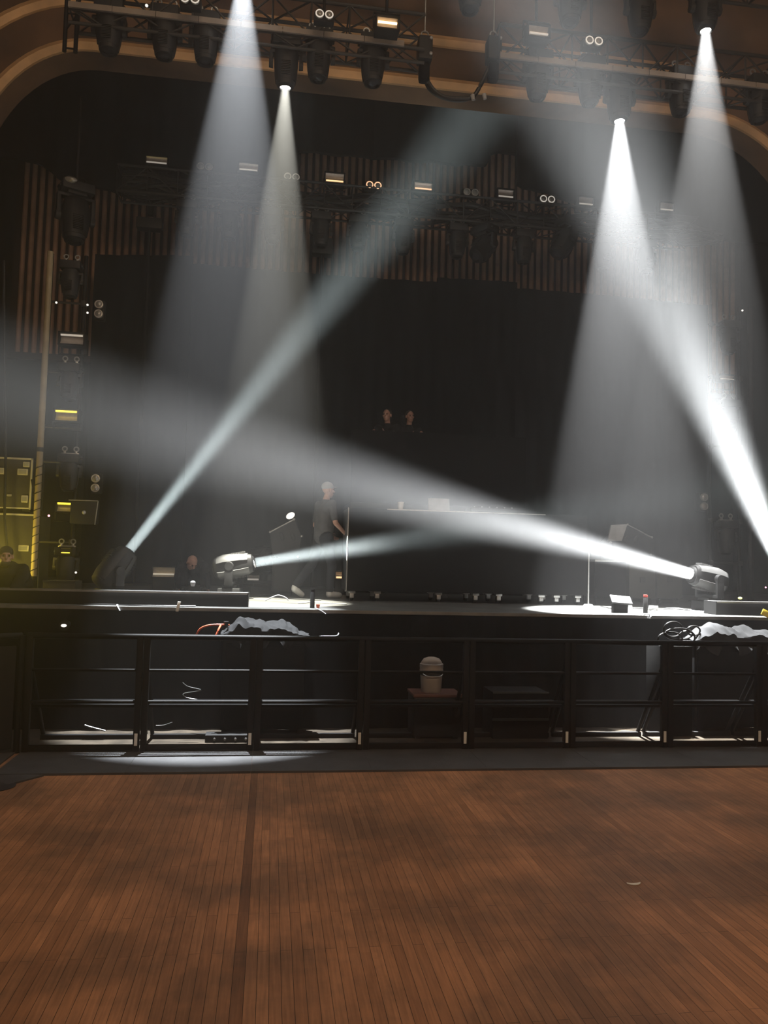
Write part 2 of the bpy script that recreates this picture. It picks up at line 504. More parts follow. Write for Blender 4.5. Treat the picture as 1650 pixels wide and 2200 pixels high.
# tall black riser for the performers
ry0, ry1 = 14.6, 16.2
rx0, rx1 = P(752,1090,ry0).x, P(1130,1090,ry0).x
rz = P(850,1082,ry0).z
t = thing('performer_riser', 'tall black draped riser behind the rolling booth, two performers on top', 'riser', (rx0, ry0, SZ))
part('deck', MB().bx((rx0, ry0, rz-.12), (rx1, ry1, rz), .01), 'black_plastic', t)
mb = MB()
f = []
for i in range(121):
    x = rx0+.02+(rx1-rx0-.04)*i/120
    w = .02*math.sin(x*16)+.01*math.sin(x*41)
    f.append([Vector((x, ry0+.05+w, SZ)), Vector((x, ry0+.05+w, rz-.12)), Vector((x, ry0+.08+w, rz-.12)), Vector((x, ry0+.08+w, SZ))])
part('skirt', mb.rings(f, True), 'drape', t)
pz_ = P(850,926,ry0).z
part('parapet', MB().bx((rx0+.01,ry0+.02,rz+.001),(rx1-.01,ry0+.07,pz_),.006), 'cloth_front', t)
for x in (rx0+.1, rx1-.1):
    for y in (ry0+.2, ry1-.1):
        part('leg', MB().cyl((x,y,SZ),(x,y,rz-.12),.03), 'black_metal', t)

# ------------------------------------------------------------------ fixtures
def loft_head(L0, L1, s=1.0):
    """lathe-like body along +Z, slightly squarish"""
    prof = [(.07,-L0), (.125,-L0+.02), (.158,-L0*.8), (.172,-L0*.45), (.168,0), (.158,L1*.5), (.14,L1*.85), (.13,L1*.95), (.082,L1*.96), (.078,L1*.5), (.076,.02)]
    rr = []
    for r, z in prof:
        ring = []
        for k in range(24):
            a = 2*math.pi*k/24
            c, sn = math.cos(a), math.sin(a)
            e = 2.8
            q = (abs(c)**e + abs(sn)**e)**(-1/e)
            ring.append(Vector((r*q*c*.92, r*q*sn, z)))
        rr.append(ring)
    return rr
def shell(sign, L0, L1):
    rr = []
    prof = [(-L0*.92,.105), (-L0*.7,.168), (-L0*.35,.186), (0,.184), (L1*.45,.172), (L1*.8,.152)]
    for z, r in prof:
        o, i_ = [], []
        for k in range(13):
            a = math.pi*(.1+.8*k/12)
            o.append(Vector((math.cos(a)*r*.98, sign*math.sin(a)**.8*r, z)))
            i_.append(Vector((math.cos(a)*r*.80, sign*math.sin(a)**.8*r*.8, z)))
        rr.append(o+list(reversed(i_)))
    return rr

def moving_head(label, group=None, lens=None, d=None, base=None, hung=False, h=.5, lit=None, s=1.0, cover='black_plastic', drop=0.0, size=1.0):
    """beam fixture: base, yoke, head. lens = where the light leaves, d = where it points"""
    d = Vector(d).normalized()
    L0, L1 = .27*size, .33*size
    c = Vector(lens) - d*L1*1.0
    up = 1 if not hung else -1
    root = Vector((c.x, c.y, c.z - up*h))
    t = thing('moving_head', label, 'stage light', root, group)
    C0 = Vector((0,0,up*h))
    # tilt axis: level, across the beam
    tx = d.cross(Vector((0,0,1)))
    if tx.length < 1e-3: tx = Vector((1,0,0))
    tx.normalize()
    Y = d.cross(tx)
    if Y.z*up < 0 and abs(d.z) < .9: pass
    m3 = Matrix((tx, Y, d)).transposed()
    m4 = Matrix.Translation(C0) @ m3.to_4x4()
    pan = math.atan2(tx.y, tx.x)
    rz_ = Matrix.Rotation(pan, 4, 'Z')
    # base
    mb = MB()
    mb.box((0,0,up*.075), (.40*size,.32*size,.15), rz_, .02)
    mb.box((0,0,up*.17), (.24*size,.22*size,.05), rz_, .01)
    b = part('base', mb, 'black_plastic', t, True)
    part('display', MB().box(rz_ @ Vector((0,-.163*size,up*.08)), (.12,.006,.05), rz_, .002), 'lens_dark', b, True)
    for sx in (-1, 1):
        part('handle', MB().box(rz_ @ Vector((sx*.215*size,0,up*.075)), (.03,.14,.03), rz_, .008), 'rubber', b, True)
    # yoke
    mb = MB()
    mb.box((0,0,up*.215), (.46*size,.13*size,.05), rz_, .015)
    for sx in (-1, 1):
        p0 = rz_ @ Vector((sx*.215*size,0,up*.2)); p1 = rz_ @ Vector((sx*.215*size,0,up*h))
        mid = (p0+p1)/2
        mb.box(mid, (.05*size,.12*size,abs(h-.2)+.02), rz_, .015)
        mb.cyl(rz_ @ Vector((sx*.185*size,0,up*h)), rz_ @ Vector((sx*.245*size,0,up*h)), .068*size, .06*size, 18)
    part('yoke', mb, 'black_plastic', t, True)
    # head
    mb = MB(); mb.rings(loft_head(L0, L1)).xf(Matrix.Diagonal((size,size,1,1))); mb.xf(m4)
    hd = part('head', mb, 'black_plastic', t, True)
    for sg in (-1, 1):
        mb = MB(); mb.rings(shell(sg, L0, L1)).xf(Matrix.Diagonal((size,size,1,1)))
        for q in range(9):
            z = L1*(.1+.07*q)
            mb.box((0, sg*.178*size, z), (.13*size,.022,.010), None)
        mb.xf(m4)
        part('shell', mb, cover, hd, True)
    mb = MB()
    mb.lathe([(.118*size,L1*.9),(.116*size,L1*.96),(.092*size,L1*1.03),(.080*size,L1*1.04),(.074*size,L1*.98)], n=24, closed=False).xf(m4)
    part('bezel', mb, 'black_metal', hd, True)
    mb = MB(); mb.lathe([(.078*size,L1*.96),(.074*size,L1*.975),(.06*size,L1*.995),(.03*size,L1*1.01),(.003,L1*1.015)], n=24).xf(m4)
    part('lens', mb, 'lamp_white' if lit else 'lens_dark', hd, True)
    if hung:
        mb = MB()
        mb.box((0,0,.012), (.3,.05,.03), rz_, .006)
        for sx in (-.1, .1):
            q = rz_ @ Vector((sx, 0, 0))
            mb.box(q+Vector((0,0,.03)), (.04,.06,.06), rz_, .008)
            mb.torus(q+Vector((0,0,.1)), .04, .013, rz_.to_3x3() @ Matrix.Rotation(R_(90),3,'X'), 14, 6)
        if drop:
            mb.cyl((0,0,0),(0,0,drop),.024)
        part('clamp', mb, 'aluminium' if not drop else 'black_metal', t, True)
    return t

def spot(name, loc, d, half, power, col=(1,1,1), blend=.35, r=.06):
    l = bpy.data.lights.new(name, 'SPOT')
    l.energy = power; l.color = col
    l.spot_size = R_(2*half); l.spot_blend = blend
    l.shadow_soft_size = r
    o = bpy.data.objects.new(name, l)
    COL.objects.link(o)
    o.location = Vector(loc) + Vector(d).normalized()*(r+.03)
    o.rotation_euler = Vector(d).normalized().to_track_quat('-Z', 'Y').to_euler()
    return o

def shaft(name, lens, d, half, power, col=(1,1,1), blend=.35, back=.27):
    d = Vector(d).normalized()
    o = spot(name, Vector(lens)-d*(back+.05), d, half, power, col, blend, .02)
    return o
def beam(name, loc, d, half, power, col=(1,1,1), r=.07):
    l = bpy.data.lights.new(name, 'AREA')
    l.shape = 'DISK'; l.size = 2*r
    l.spread = R_(2*half)
    l.energy = power*(1-math.cos(R_(half)))/2
    l.color = col
    o = bpy.data.objects.new(name, l)
    COL.objects.link(o)
    d = Vector(d).normalized()
    o.location = Vector(loc) + d*.03
    o.rotation_euler = d.to_track_quat('-Z', 'Y').to_euler()
    return o
DOWN = Vector((0,-.045,-1)).normalized()
DOWNB = Vector((0,-.05,-1)).normalized()
DOWNW = Vector((.0,.065,-1)).normalized()
DOWNC = Vector((0,-.005,-1)).normalized()
# --- floor heads and their beams
KW = 3.6
lA = P(276,1184,10.9); dA = P(985,290,14.4)-lA
moving_head('black moving head on the stage apron, its beam rising across the stage to the arch', None, lA, dA, h=lA.z-dA.normalized().z*.33-SZ, lit=True)
beam('beam_rising', lA, dA, 4.5, 340000, (.86,1,.99))
lB = P(545,1209,11.81); dB = P(1640,1040,10.98)-lB
moving_head('moving head with pale ribbed shell in side view, aiming at the black booth', None, lB, dB, h=lB.z-dB.normalized().z*.33-SZ, lit=True, cover='cover_grey')
beam('beam_booth', lB, dB, 5.0, 260000, (.88,1,.99))
lC = P(1484,1233,10.7); dC = P(300,915,9.4)-lC
moving_head('moving head with pale domed shell beside the low tray, flooding across the booth front', None, lC, dC, h=lC.z-dC.normalized().z*.33-SZ, lit=True, cover='cover_grey')
beam('beam_across', lC, dC, 5.5, 225000, (.98,1,1), .085)
lD = P(1700,1265,10.3); dD = P(1180,40,7.6)-lD
lD = lD + dD.normalized()*.24
moving_head('moving head past the frame edge whose huge beam leans in over the stage', None, lD, dD, h=max(.3, lD.z-dD.normalized().z*.33-SZ), lit=True)
beam('beam_leaning', lD, dD, 6.8, 240000, (.97,1,1), .085)

# dark moving head standing behind the ribbed one
q = P(585,1200,13.0)
moving_head('unlit dark moving head standing behind the ribbed side-view head', None, q, (.55,-.8,.12), h=q.z-SZ-.03, size=1.25)

# --- trusses
def box_truss(label, a, b, s=.45, bays=None, m='truss_metal', group=None, shelf=False, r=.026):
    a, b = Vector(a), Vector(b)
    L = (b-a).length
    t = thing('truss', label, 'truss', a, group)
    dx = (b-a).normalized()
    yv = Vector((0,1,0)); zv = Vector((0,0,1))
    cs = [(-1,-1),(1,-1),(-1,1),(1,1)]
    offs = [yv*(s/2*i)+zv*(s/2*j) for i, j in cs]
    for o in offs:
        part('chord', MB().cyl(a+o, b+o, r, n=10), m, t)
    bays = bays or max(2, round(L/s/1.1))
    mb = MB()
    for k in range(bays):
        p, q_ = a+dx*(L*k/bays), a+dx*(L*(k+1)/bays)
        for (u, v) in ((0,2),(1,3),(0,1),(2,3)):
            if k % 2: u, v = v, u
            mb.cyl(p+offs[u], q_+offs[v], r*.55, n=6)
            mb.cyl(p+offs[u], p+offs[v], r*.5, n=6)
    part('lacing', mb, m, t)
    if shelf:
        w = MB()
        for k in range(int(L/.55)):
            x0_, x1_ = a+dx*(k*.55), a+dx*(min(L, (k+1)*.55)-.008)
            w.bx((x0_.x, a.y-s/2-.06, a.z-s/2-.02), (x1_.x, a.y-s/2-.03, a.z-s/2+.055))
        part('cable_tray', w, 'truss_shelf', t, label='pale flat tray along the front of the truss')
    return t
TA = 10.6
pa, pb = P(160,22,TA), P(905,108,TA)
zA = (pa.z+pb.z)/2 + .10
box_truss('dark front lighting truss on the left with a pale flat tray', (pa.x, TA, zA), (pb.x, TA, zA), .5, shelf=True)
pc, pd = P(1062,130,TA), P(1720,190,TA)
box_truss('dark front lighting truss on the right with a pale flat tray', (pc.x, TA, zA), (pd.x, TA, zA), .5, shelf=True)
zLow = P(825,150,TA).z
# lower rails with diagonal braces under each tray
for (u0, u1, lab) in ((pa, pb, 'slim lower rail with diagonal braces under the left truss'), (pc, pd, 'slim lower rail with diagonal braces under the right truss')):
    t = thing('lower_rail', lab, 'rail', (u0.x, TA-.2, zLow))
    part('rail', MB().cyl((u0.x,TA-.25,zLow),(u1.x,TA-.25,zLow),.022), 'truss_metal', t)
    mb = MB(); x = u0.x; i = 0
    while x < u1.x-.3:
        mb.cyl((x,TA-.25,zLow if i%2 else zA-.2),(x+.42,TA-.25,zA-.2 if i%2 else zLow),.014,n=6); x += .42; i += 1
    part('brace', mb, 'truss_metal', t)
TB = 10.0
zB = P(830,0,TB).z + 1.0
box_truss('second dark lighting truss, higher and behind the front one', (P(250,0,TB).x, TB, zB), (P(1760,0,TB).x, TB, zB), .45)
# end tower of truss A
mb = MB()
px0, px1 = P(150,0,TA), P(150,112,TA)
t = thing('truss_drop', 'dark vertical drop at the left end of the front truss', 'truss', (px1.x, TA, px1.z))
for sx in (-.07,.07):
    part('upright', MB().cyl((px1.x+sx,TA,px1.z),(px1.x+sx,TA,px0.z+1.2),.028), 'black_metal', t)
mb = MB()
for k in range(9):
    z = px1.z+.05+k*.24
    mb.cyl((px1.x-.07,TA,z),(px1.x+.07,TA,z+(.24 if k%2 else 0)),.014,n=6)
part('lacing', mb, 'black_metal', t)
# hoists between the two truss halves
for px_, lab in ((912,'black chain hoist at the right end of the left truss'),(1060,'black chain hoist at the left end of the right truss')):
    c = P(px_,110,TA-.1)
    t = thing('chain_hoist', lab, 'hoist', c)
    part('body', MB().box(c,(.2,.22,.34),None,.03), 'black_plastic', t)
    part('chain_bag', MB().box(c-Vector((0,0,.32)),(.15,.15,.26),None,.05), 'drape', t)
    part('hook', MB().torus(c+Vector((0,0,.24)),.05,.012,Matrix.Rotation(R_(90),3,'X')), 'aluminium', t)
    part('chain', MB().cyl(c+Vector((0,0,.28)), c+Vector((0,0,2.2)), .012), 'aluminium', t)
    for q in (.12,-.1):
        part('bolt', MB().sph(c+Vector((.07,-.12,q)),.024), 'pale_grey', t, label='pale round bolt')
mb = MB().tube([P(912,150,TA-.1),P(925,185,TA-.1),P(950,207,TA-.1),P(985,212,TA-.1),P(1015,208,TA-.1),P(1035,178,TA-.1),P(1055,135,TA-.1)],.03,9)
mb.tube([P(906,140,TA),P(920,190,TA),P(960,214,TA),P(1010,212,TA),P(1045,165,TA),P(1060,140,TA)],.02,8)
t = thing('cable_loop', 'thick dark cable bundle sagging between the two truss halves', 'cable', P(960,212,TA))
part('bundle', mb, 'cable_black', t)
for x,y in ((1015,209),(1040,207)):
    part('connector', MB().cyl(P(x,y-5,TA-.14),P(x+2,y+6,TA-.14),.03,.024), 'pale_grey', t, label='pale cable connector')

# heads under truss A: lens pixel
NUM = ['first','second','third','fourth','fifth','sixth','seventh','eighth','ninth','tenth','eleventh','twelfth']
unA = [(232,113,'first unlit moving head under the front truss, next to the vertical drop'),
       (352,124,'second unlit moving head under the front truss, counted from the vertical drop'),
       (440,136,'third unlit moving head under the front truss, counted from the vertical drop'),
       (683,172,'unlit moving head just right of the narrow warm beam'),
       (800,182,'unlit moving head under the front truss before the cable loop'),
       (1155,212,'unlit moving head under the front truss, first after the cable loop'),
       (1268,224,'unlit moving head between the cable loop and the brightest straight-down beam'),
       (1464,246,'unlit moving head between the two right straight-down beams'),
       (1632,262,'unlit moving head at the right end of the front truss')]
gA = 'unlit moving heads under the front truss'
first = None
for i, (x, y, lab) in enumerate(unA):
    q = P(x, y, TA-.12)
    if first is None:
        first = moving_head(lab, gA, q, (0,-.04,-1), hung=True, h=.36, size=.92, cover='black_plastic')
        off = first.location - q
    else:
        dup(first, q+off, lab, gA)
BW = 3.0
q = P(613,188,TA); moving_head('lit moving head on the front truss throwing the narrow warm white beam', 'lit moving heads overhead', q, DOWNW, hung=True, h=.36, size=.95, lit=True)
shaft('beam_warm', q, DOWNW, 9.3, 38000, (1,.97,.84))
q = P(1331,260,TA); moving_head('lit moving head on the front truss throwing the brightest straight-down beam', 'lit moving heads overhead', q, DOWN, hung=True, h=.36, size=.95, lit=True)
shaft('beam_bright', q, DOWN, 11.0, 92000, (.99,1,1))
q = P(1516,66,TB); moving_head('lit moving head on the rear truss above the right straight-down beam', 'lit moving heads overhead', q, DOWN, hung=True, h=.36, size=.95, lit=True)
shaft('beam_right', q, DOWNC, 10.4, 46000, (1,1,.98))
q = P(524,-62,TB); moving_head('lit moving head above the frame that throws the wide cool beam on the left', 'lit moving heads overhead', q, DOWN, hung=True, h=.36, size=.95, lit=True)
shaft('beam_cool', q, DOWNB, 10.6, 36000, (.92,.96,1))
gB = 'unlit moving heads on the rear truss'
for x, y, lab in ((1375,92,'unlit moving head with pale domed top on the rear truss'),(1010,30,'unlit moving head on the rear truss above the cable loop'),
                  (610,12,'unlit moving head on the rear truss beside the wide cool beam'),(300,-5,'unlit moving head at the left end of the rear truss'),(1225,60,'unlit moving head on the rear truss inside the leaning haze beam')):
    q = P(x,y,TB)+off; q.z = zB-.225-.13
    dup(first, q, lab, gB)

# --- strobes
def strobe(label, c, w=.36, hh=.20, tube='tube_glint_grey', group='strobe lights', up=True, pitch_=0.0, bracket=True, tz=-.035, stem=0.0):
    c = Vector(c)
    t = thing('strobe_light', label, 'strobe light', c, group)
    rt = Matrix.Rotation(pitch_, 4, 'X')
    mb = MB()
    mb.box((0,.1,0),(w+.05,.14,hh+.05),None,.012)
    for sz in (-1,1): mb.box((0,-.0,sz*(hh/2+.014)),(w+.05,.1,.02),None)
    for sx in (-1,1): mb.box((sx*(w/2+.014),0,0),(.02,.1,hh+.04),None)
    h_ = part('housing', mb.xf(rt), 'black_metal', t, True)
    rr = []
    for k in range(9):
        a = k/8; z = -hh/2 + hh*a
        y = .028 - .0*a + .05*math.sin(math.pi*a)-.05
        rr.append([Vector((-w/2,y,z)), Vector((w/2,y,z))])
    mb = MB(); mb.rings(rr, False, loop=False)
    part('reflector', mb.xf(rt), 'reflector', h_, True)
    part('tube', MB().cyl((-w/2+.01,-.03,tz),(w/2-.01,-.03,tz),.014,n=10).xf(rt), tube, h_, True, label='strobe tube')
    if bracket:
        s_ = 1 if up else -1
        mb = MB()
        for sx in (-1,1): mb.box((sx*(w/2+.04),.09,-s_*.09),(.012,.04,.22),None)
        mb.box((0,.09,-s_*.2),(w+.092,.04,.012),None)
        if stem: mb.cyl((0,.09,.2),(0,.09,.2+stem),.02)
        part('bracket', mb, 'black_metal', t, True)
    return t
def px2m(c, px): return px*(c-CAM).dot(cf)/FPX
def strobe_px(label, x, y, Y, wpx, hpx, **k):
    c = P(x, y, Y)
    return strobe(label, c, px2m(c, wpx), px2m(c, hpx), **k)

# --- blinders
def blinder(label, c, r=.1, lamp='lens_clear', ring='ring_glint_white', vertical=False, group='two-lamp blinder lights', stem=0.0):
    c = Vector(c)
    t = thing('blinder_light', label, 'blinder light', c, group)
    ax = Vector((0,0,1)) if vertical else Vector((1,0,0))
    sz = (2.3*r, .12, 4.6*r) if vertical else (4.6*r, .12, 2.3*r)
    part('housing', MB().box((0,.1,0), sz, None, .02), 'black_metal', t, True)
    if stem: part('stem', MB().cyl((0,.1,sz[2]/2),(0,.1,stem),.02), 'black_metal', t, True)
    for s_ in (-1,1):
        o = ax*(s_*r*1.08)
        mf = Matrix.Translation(o) @ Matrix.Rotation(R_(90),4,'X')
        l = part('lamp', MB().lathe([(r*.95,-.02),(r*.9,.0),(r*.6,.022),(r*.25,.03),(.003,.032)], mf, 20), lamp, t, True)
        part('rim', MB().torus(o+Vector((0,-.012,0)), r*.82, r*.15, Matrix.Rotation(R_(90),3,'X'), 22, 7), ring, l, True)
    return t
def blinder_px(label, x, y, Y, rpx, **k):
    c = P(x, y, Y); return blinder(label, c, px2m(c, rpx), **k)

strobe_px('orange tinted strobe on the rear truss above the left tray', 832, 52, TB-.1, 44, 24, tube='tube_glint_bright', up=False, tz=.0, stem=.5)
strobe_px('pale strobe on the rear truss veiled by the leaning beam', 1156, 70, TB-.1, 44, 24, up=False, stem=.5)
blinder_px('unlit two-lamp blinder on the rear truss right of the wide cool beam', 697, 31, TB-.1, 9.5, stem=.6)
blinder_px('unlit two-lamp blinder on the rear truss right of the leaning beam', 1276, 88, TB-.1, 9.5, stem=.85)
blinder_px('two-lamp blinder cut by the top of the frame left of the cool beam', 408, -2, TB-.1, 10, stem=.5)
q = P(315,12,TA-.3)
solo('lamp_dot', MB().sph(q,.02), 'dot_white', 'tiny pale lamp above the left truss tray', 'lamp')

# --- mid-stage truss
TM = 15.0
c1, c2 = P(337,345,TM), P(1431,446,TM)
zM = P(825,432,TM).z
box_truss('dark mid-stage truss crossing in front of the brown ribs', (P(250,400,TM).x, TM+.25, zM), (P(1500,500,TM).x, TM+.25, zM), .5)
t = bpy.data.objects['truss.003']
mb = MB()
for k in range(7):
    pts = [Vector((P(260,430,TM).x+.45*i, TM+.25+.2*math.sin(k*1.7+i*.6), zM-.16+.05*math.sin(i*1.9+k*2.2)+.045*k)) for i in range(28)]
    mb.tube(pts,.045,7)
part('cable_loom', mb, 'cable_black', t)
gS = 'strobe lights along the mid-stage truss'
strobes = [(337,346,44,16,'tube_glint_grey'),(534,361,40,17,'tube_glint_grey'),(719,384,39,20,'tube_glint_warm'),(909,402,38,16,'ring_glint_warm'),(1086,418,34,18,'tube_glint_grey'),(1258,434,32,18,'tube_glint_grey'),(1431,446,30,18,'tube_glint_grey')]
labs = ['pale strobe at the left end of the mid-stage truss','pale strobe on the mid-stage truss beside the narrow warm beam','orange tinted strobe on the mid-stage truss left of the orange rings',
        'orange tinted strobe right of the orange rings, seen through the rising beam','silvery strobe on the mid-stage truss under a patch of brown ribs','pale strobe on the mid-stage truss at the edge of the brightest beam','pale strobe at the right end of the mid-stage truss']
for (x,y,w,h_,tb), lab in zip(strobes, labs):
    strobe_px(lab, x, y, TM, w, h_, tube=tb, group=gS, tz=-px2m(P(x,y,TM), h_*.32))
gL = 'two-lamp blinders along the mid-stage truss'
for x,y,rg,lab in ((440,358,'reflector','unlit blinder on the mid-stage truss inside the wide cool beam'),(627,380,'ring_glint_dim','unlit blinder on the mid-stage truss inside the narrow warm beam'),
                   (803,398,'ring_glint_warm','blinder on the mid-stage truss with two orange rings'),(1012,413,'reflector','dull unlit blinder left of the silvery strobe'),
                   (1176,428,'ring_glint_white','blinder on the mid-stage truss with two white rings')):
    blinder_px(lab, x, y, TM, 8.2, ring=rg, group=gL)
gM = 'unlit moving heads under the mid-stage truss'
mids = [(400,478),(492,488),(585,500),(690,505),(770,505),(868,505),(985,503),(1128,515),(1300,530),(1392,540)]
for i,(x,y) in enumerate(mids):
    q = P(x,y,TM)
    dup(first, Vector((q.x,TM+.1,zM-.32)), NUM[i]+' dark moving head under the mid-stage truss, counted from the left', gM)
q = P(1022,552,TM)
moving_head('dark moving head hanging on a drop pole in front of the ribs', None, q, (-.45,-.3,-.6), hung=True, h=.4, size=1.15, drop=.6)
q = P(1196,548,TM)
moving_head('dark moving head tilted left under the mid-stage truss with a pale rim', None, q, (-.5,-.2,-.9), hung=True, h=.42, size=1.2, drop=.2)
q = P(160,520,13.2)
moving_head('large dark moving head hanging above the left tower', None, q, (0.05,-.1,-1), hung=True, h=.55, size=1.25, drop=1.5)
solo('oval_lamp', MB().sph(P(151,386,13.0),.11,16,(1,.5,.45)), 'lens_clear', 'pale oval lamp beside the top of the large hanging moving head', 'lamp')
# dark box on a tall stand behind, in front of the ribs
q = P(322,483,16.0)
t = thing('strobe_on_stand', 'black box light on a tall stand in front of the left ribs', 'stage light', Vector((q.x,16.0,SZ)))
part('head', MB().box(q,(.5,.25,.22),None,.03), 'black_plastic', t)
part('stand', MB().cyl((q.x,16.0,SZ),q,.03), 'black_metal', t)
part('top_lamp', MB().box(q+Vector((.0,0,.33)),(.12,.12,.3),None,.03), 'black_metal', t)
part('base', MB().cyl((q.x,16.0,SZ),(q.x,16.0,SZ+.04),.3,.28,20), 'black_metal', t)
q = P(692,532,16.0)
t = thing('box_light', 'black box light rising above the masking wall under the warm beam', 'stage light', Vector((q.x,16.0,SZ)))
part('head', MB().box(q,(.42,.25,.34),None,.03), 'black_plastic', t)
part('stand', MB().cyl((q.x,16.0,SZ),q,.03), 'black_metal', t)
part('base', MB().cyl((q.x,16.0,SZ),(q.x,16.0,SZ+.04),.3,.28,20), 'black_metal', t)

# --- lighting towers
def tower(label, x0p, x1p, ytop, Y, bars, rails_m='black_metal'):
    a, b = P(x0p, ytop, Y), P(x1p, ytop, Y)
    t = thing('lighting_tower', label, 'lighting tower', Vector(((a.x+b.x)/2, Y, SZ)), 'ladder towers of lights')
    for x in (a.x, b.x):
        part('upright', MB().cyl((x,Y,SZ),(x,Y,a.z),.03,n=12), rails_m, t)
    for yb in bars:
        z = P((x0p+x1p)/2, yb, Y).z
        c = part('crossbar', MB().cyl((a.x-.05,Y-.03,z),(b.x+.05,Y-.03,z),.018,n=10), 'truss_metal', t)
        for x in (a.x,b.x):
            part('coupler', MB().box((x,Y-.03,z),(.07,.08,.09),None,.015), 'truss_metal', c)
    part('foot_plate', MB().bx((a.x-.25,Y-.3,SZ),(b.x+.25,Y+.3,SZ+.03)), 'black_metal', t)
    return t, a, b
YT = 12.0
tl, ta, tb_ = tower('left ladder tower of dark lights with two yellow strips', 112, 186, 545, YT, (652,802,920,994,1166))
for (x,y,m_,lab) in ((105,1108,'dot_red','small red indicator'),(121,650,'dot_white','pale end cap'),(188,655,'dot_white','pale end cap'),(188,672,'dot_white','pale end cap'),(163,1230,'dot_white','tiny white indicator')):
    part('indicator', MB().sph(P(x,y,YT-.12),.016), m_, tl, label=lab)  # pale end caps carry emission, added as bright points
gT = 'strobe lights on the left tower'
strobe_px('pale unlit strobe near the top of the left tower', 155, 729, YT-.2, 48, 22, group=gT, tz=.05)
strobe_px('strobe on the left tower with a yellow strip, the higher one', 143, 893, YT-.2, 46, 22, tube='tube_glint_yellow', group=gT, tz=.055)
strobe_px('strobe on the left tower with a yellow strip, the lower one', 146, 1090, YT-.2, 44, 18, tube='tube_glint_yellow', group=gT, tz=.05)
strobe_px('small yellow tinted strobe low on the left tower', 142, 1183, YT-.2, 20, 10, tube='tube_glint_yellow', group=gT)
gV = 'blinders on the left tower'
blinder_px('upright blinder beside the upper part of the left tower', 212, 664, YT-.1, 9.5, vertical=True, group=gV, ring='reflector')
blinder_px('upright blinder beside the lower part of the left tower', 205, 1038, YT-.1, 9.5, vertical=True, group=gV, ring='reflector')
gH = 'dark moving heads on the left tower'
for x,y,lab in ((150,640,'dark moving head at the top of the left tower'),(148,860,'dark moving head on the left tower above the higher yellow strip'),(147,1055,'dark moving head on the left tower above the lower yellow strip'),(140,1255,'dark moving head at the foot of the left tower')):
    q = P(x,y,YT-.1)
    dup(first, q+off*.8, lab, gH, scale=.8)
# framed wash light at the lower tower
c = P(178,1101,YT-.35)
t = thing('wash_light', 'square wash light with thin pale frame on the left tower', 'stage light', c)
part('body', MB().box(c+Vector((0,.12,0)),(.36,.2,.32),None,.02), 'black_plastic', t)
w_, h_ = .2, .17
mb = MB().tube([c+Vector((-w_,0,h_)),c+Vector((w_,0,h_))],.008,6,False).tube([c+Vector((w_,0,h_)),c+Vector((w_-.03,0,-h_))],.008,6,False)
part('frame', mb, 'aluminium', t)
part('knob', MB().sph(c+Vector((.02,-.02,.0)),.028), 'pale_grey', t)

# left post with spiral cable
a, b = P(97,540,YT-.4), P(84,1238,YT-.4)
t = thing('wrapped_post', 'yellow lit upright post with a dark cable spiralling round it', 'post', Vector((b.x,YT-.4,SZ)))
xx = (a.x+b.x)/2
part('pole', MB().cyl((xx,YT-.4,b.z),(xx,YT-.4,a.z),.042,n=16), 'post_yellow', t)
part('lower_pole', MB().cyl((xx,YT-.4,SZ),(xx,YT-.4,b.z),.03,n=12), 'black_metal', t)
pts = []
zz0, zz1 = b.z, P(90,1000,YT-.4).z
for k in range(13*12+1):
    z = zz0+(zz1-zz0)*k/(13*12); an = 2*math.pi*k/12
    pts.append(Vector((xx+.046*math.cos(an),YT-.4+.046*math.sin(an),z)))
part('spiral_cable', MB().tube(pts,.006,5,False), 'cable_black', t)
part('band', MB().cyl((xx,YT-.4,P(92,972,YT).z-.04),(xx,YT-.4,P(92,972,YT).z+.02),.046,n=16), 'rubber', t)

tr, _, _ = tower('dark ladder tower at the right side of the stage', 1526, 1588, 655, 13.4, (700,813,960,1120,1210))
part('indicator', MB().sph(P(1645,1262,13.3),.014), 'dot_red', tr, label='small red indicator')
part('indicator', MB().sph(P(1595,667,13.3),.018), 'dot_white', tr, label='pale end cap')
blinder_px('upright blinder on the dark right tower, behind the haze', 1513,1078,13.2,9,vertical=True,group='blinders on the right tower',ring='lens_clear')
strobe_px('thin pale strobe on the right tower at the edge of the huge beam', 1560,812,13.2,34,8,tube='tube_glint_grey',group='strobe lights on the right tower')
for x,y,lab in ((1566,760,'dark moving head on the right tower above the thin strobe'),(1566,930,'dark moving head on the right tower, middle'),(1560,1190,'dark moving head low on the right tower')):
    dup(first, P(x,y,13.3)+off*.9, lab, 'dark moving heads on the right tower', scale=.9)
# right dark post
a = P(1612,660,12.95)
t = thing('dark_post', 'plain dark upright post right of the right tower', 'post', (a.x,12.95,SZ))
part('pole', MB().cyl((a.x,12.95,SZ),(a.x,12.95,a.z),.05,n=14), 'black_metal', t)
part('foot', MB().cyl((a.x,12.95,SZ),(a.x,12.95,SZ+.03),.1,n=20), 'black_metal', t)

# --- floor strobes behind
for x,y,w,hp,tbm,lab in ((352,1229,46,20,'tube_glint_grey','floor strobe with pale strip behind the rising-beam head'),(540,1240,34,20,'tube_glint_grey','floor strobe half hidden behind the ribbed head'),(735,1236,28,14,'tube_glint_warm','floor strobe with orange strip at the left end of the booth')):
    c = P(x,y,13.6)
    t = strobe(lab, c, px2m(c,w), px2m(c,hp), tube=tbm, group='strobe lights on the stage floor', bracket=False)
    part('foot', MB().bx((-px2m(c,w)/2,.03,SZ-c.z),(px2m(c,w)/2,.17,-px2m(c,hp)/2-.02)), 'black_metal', t, True)

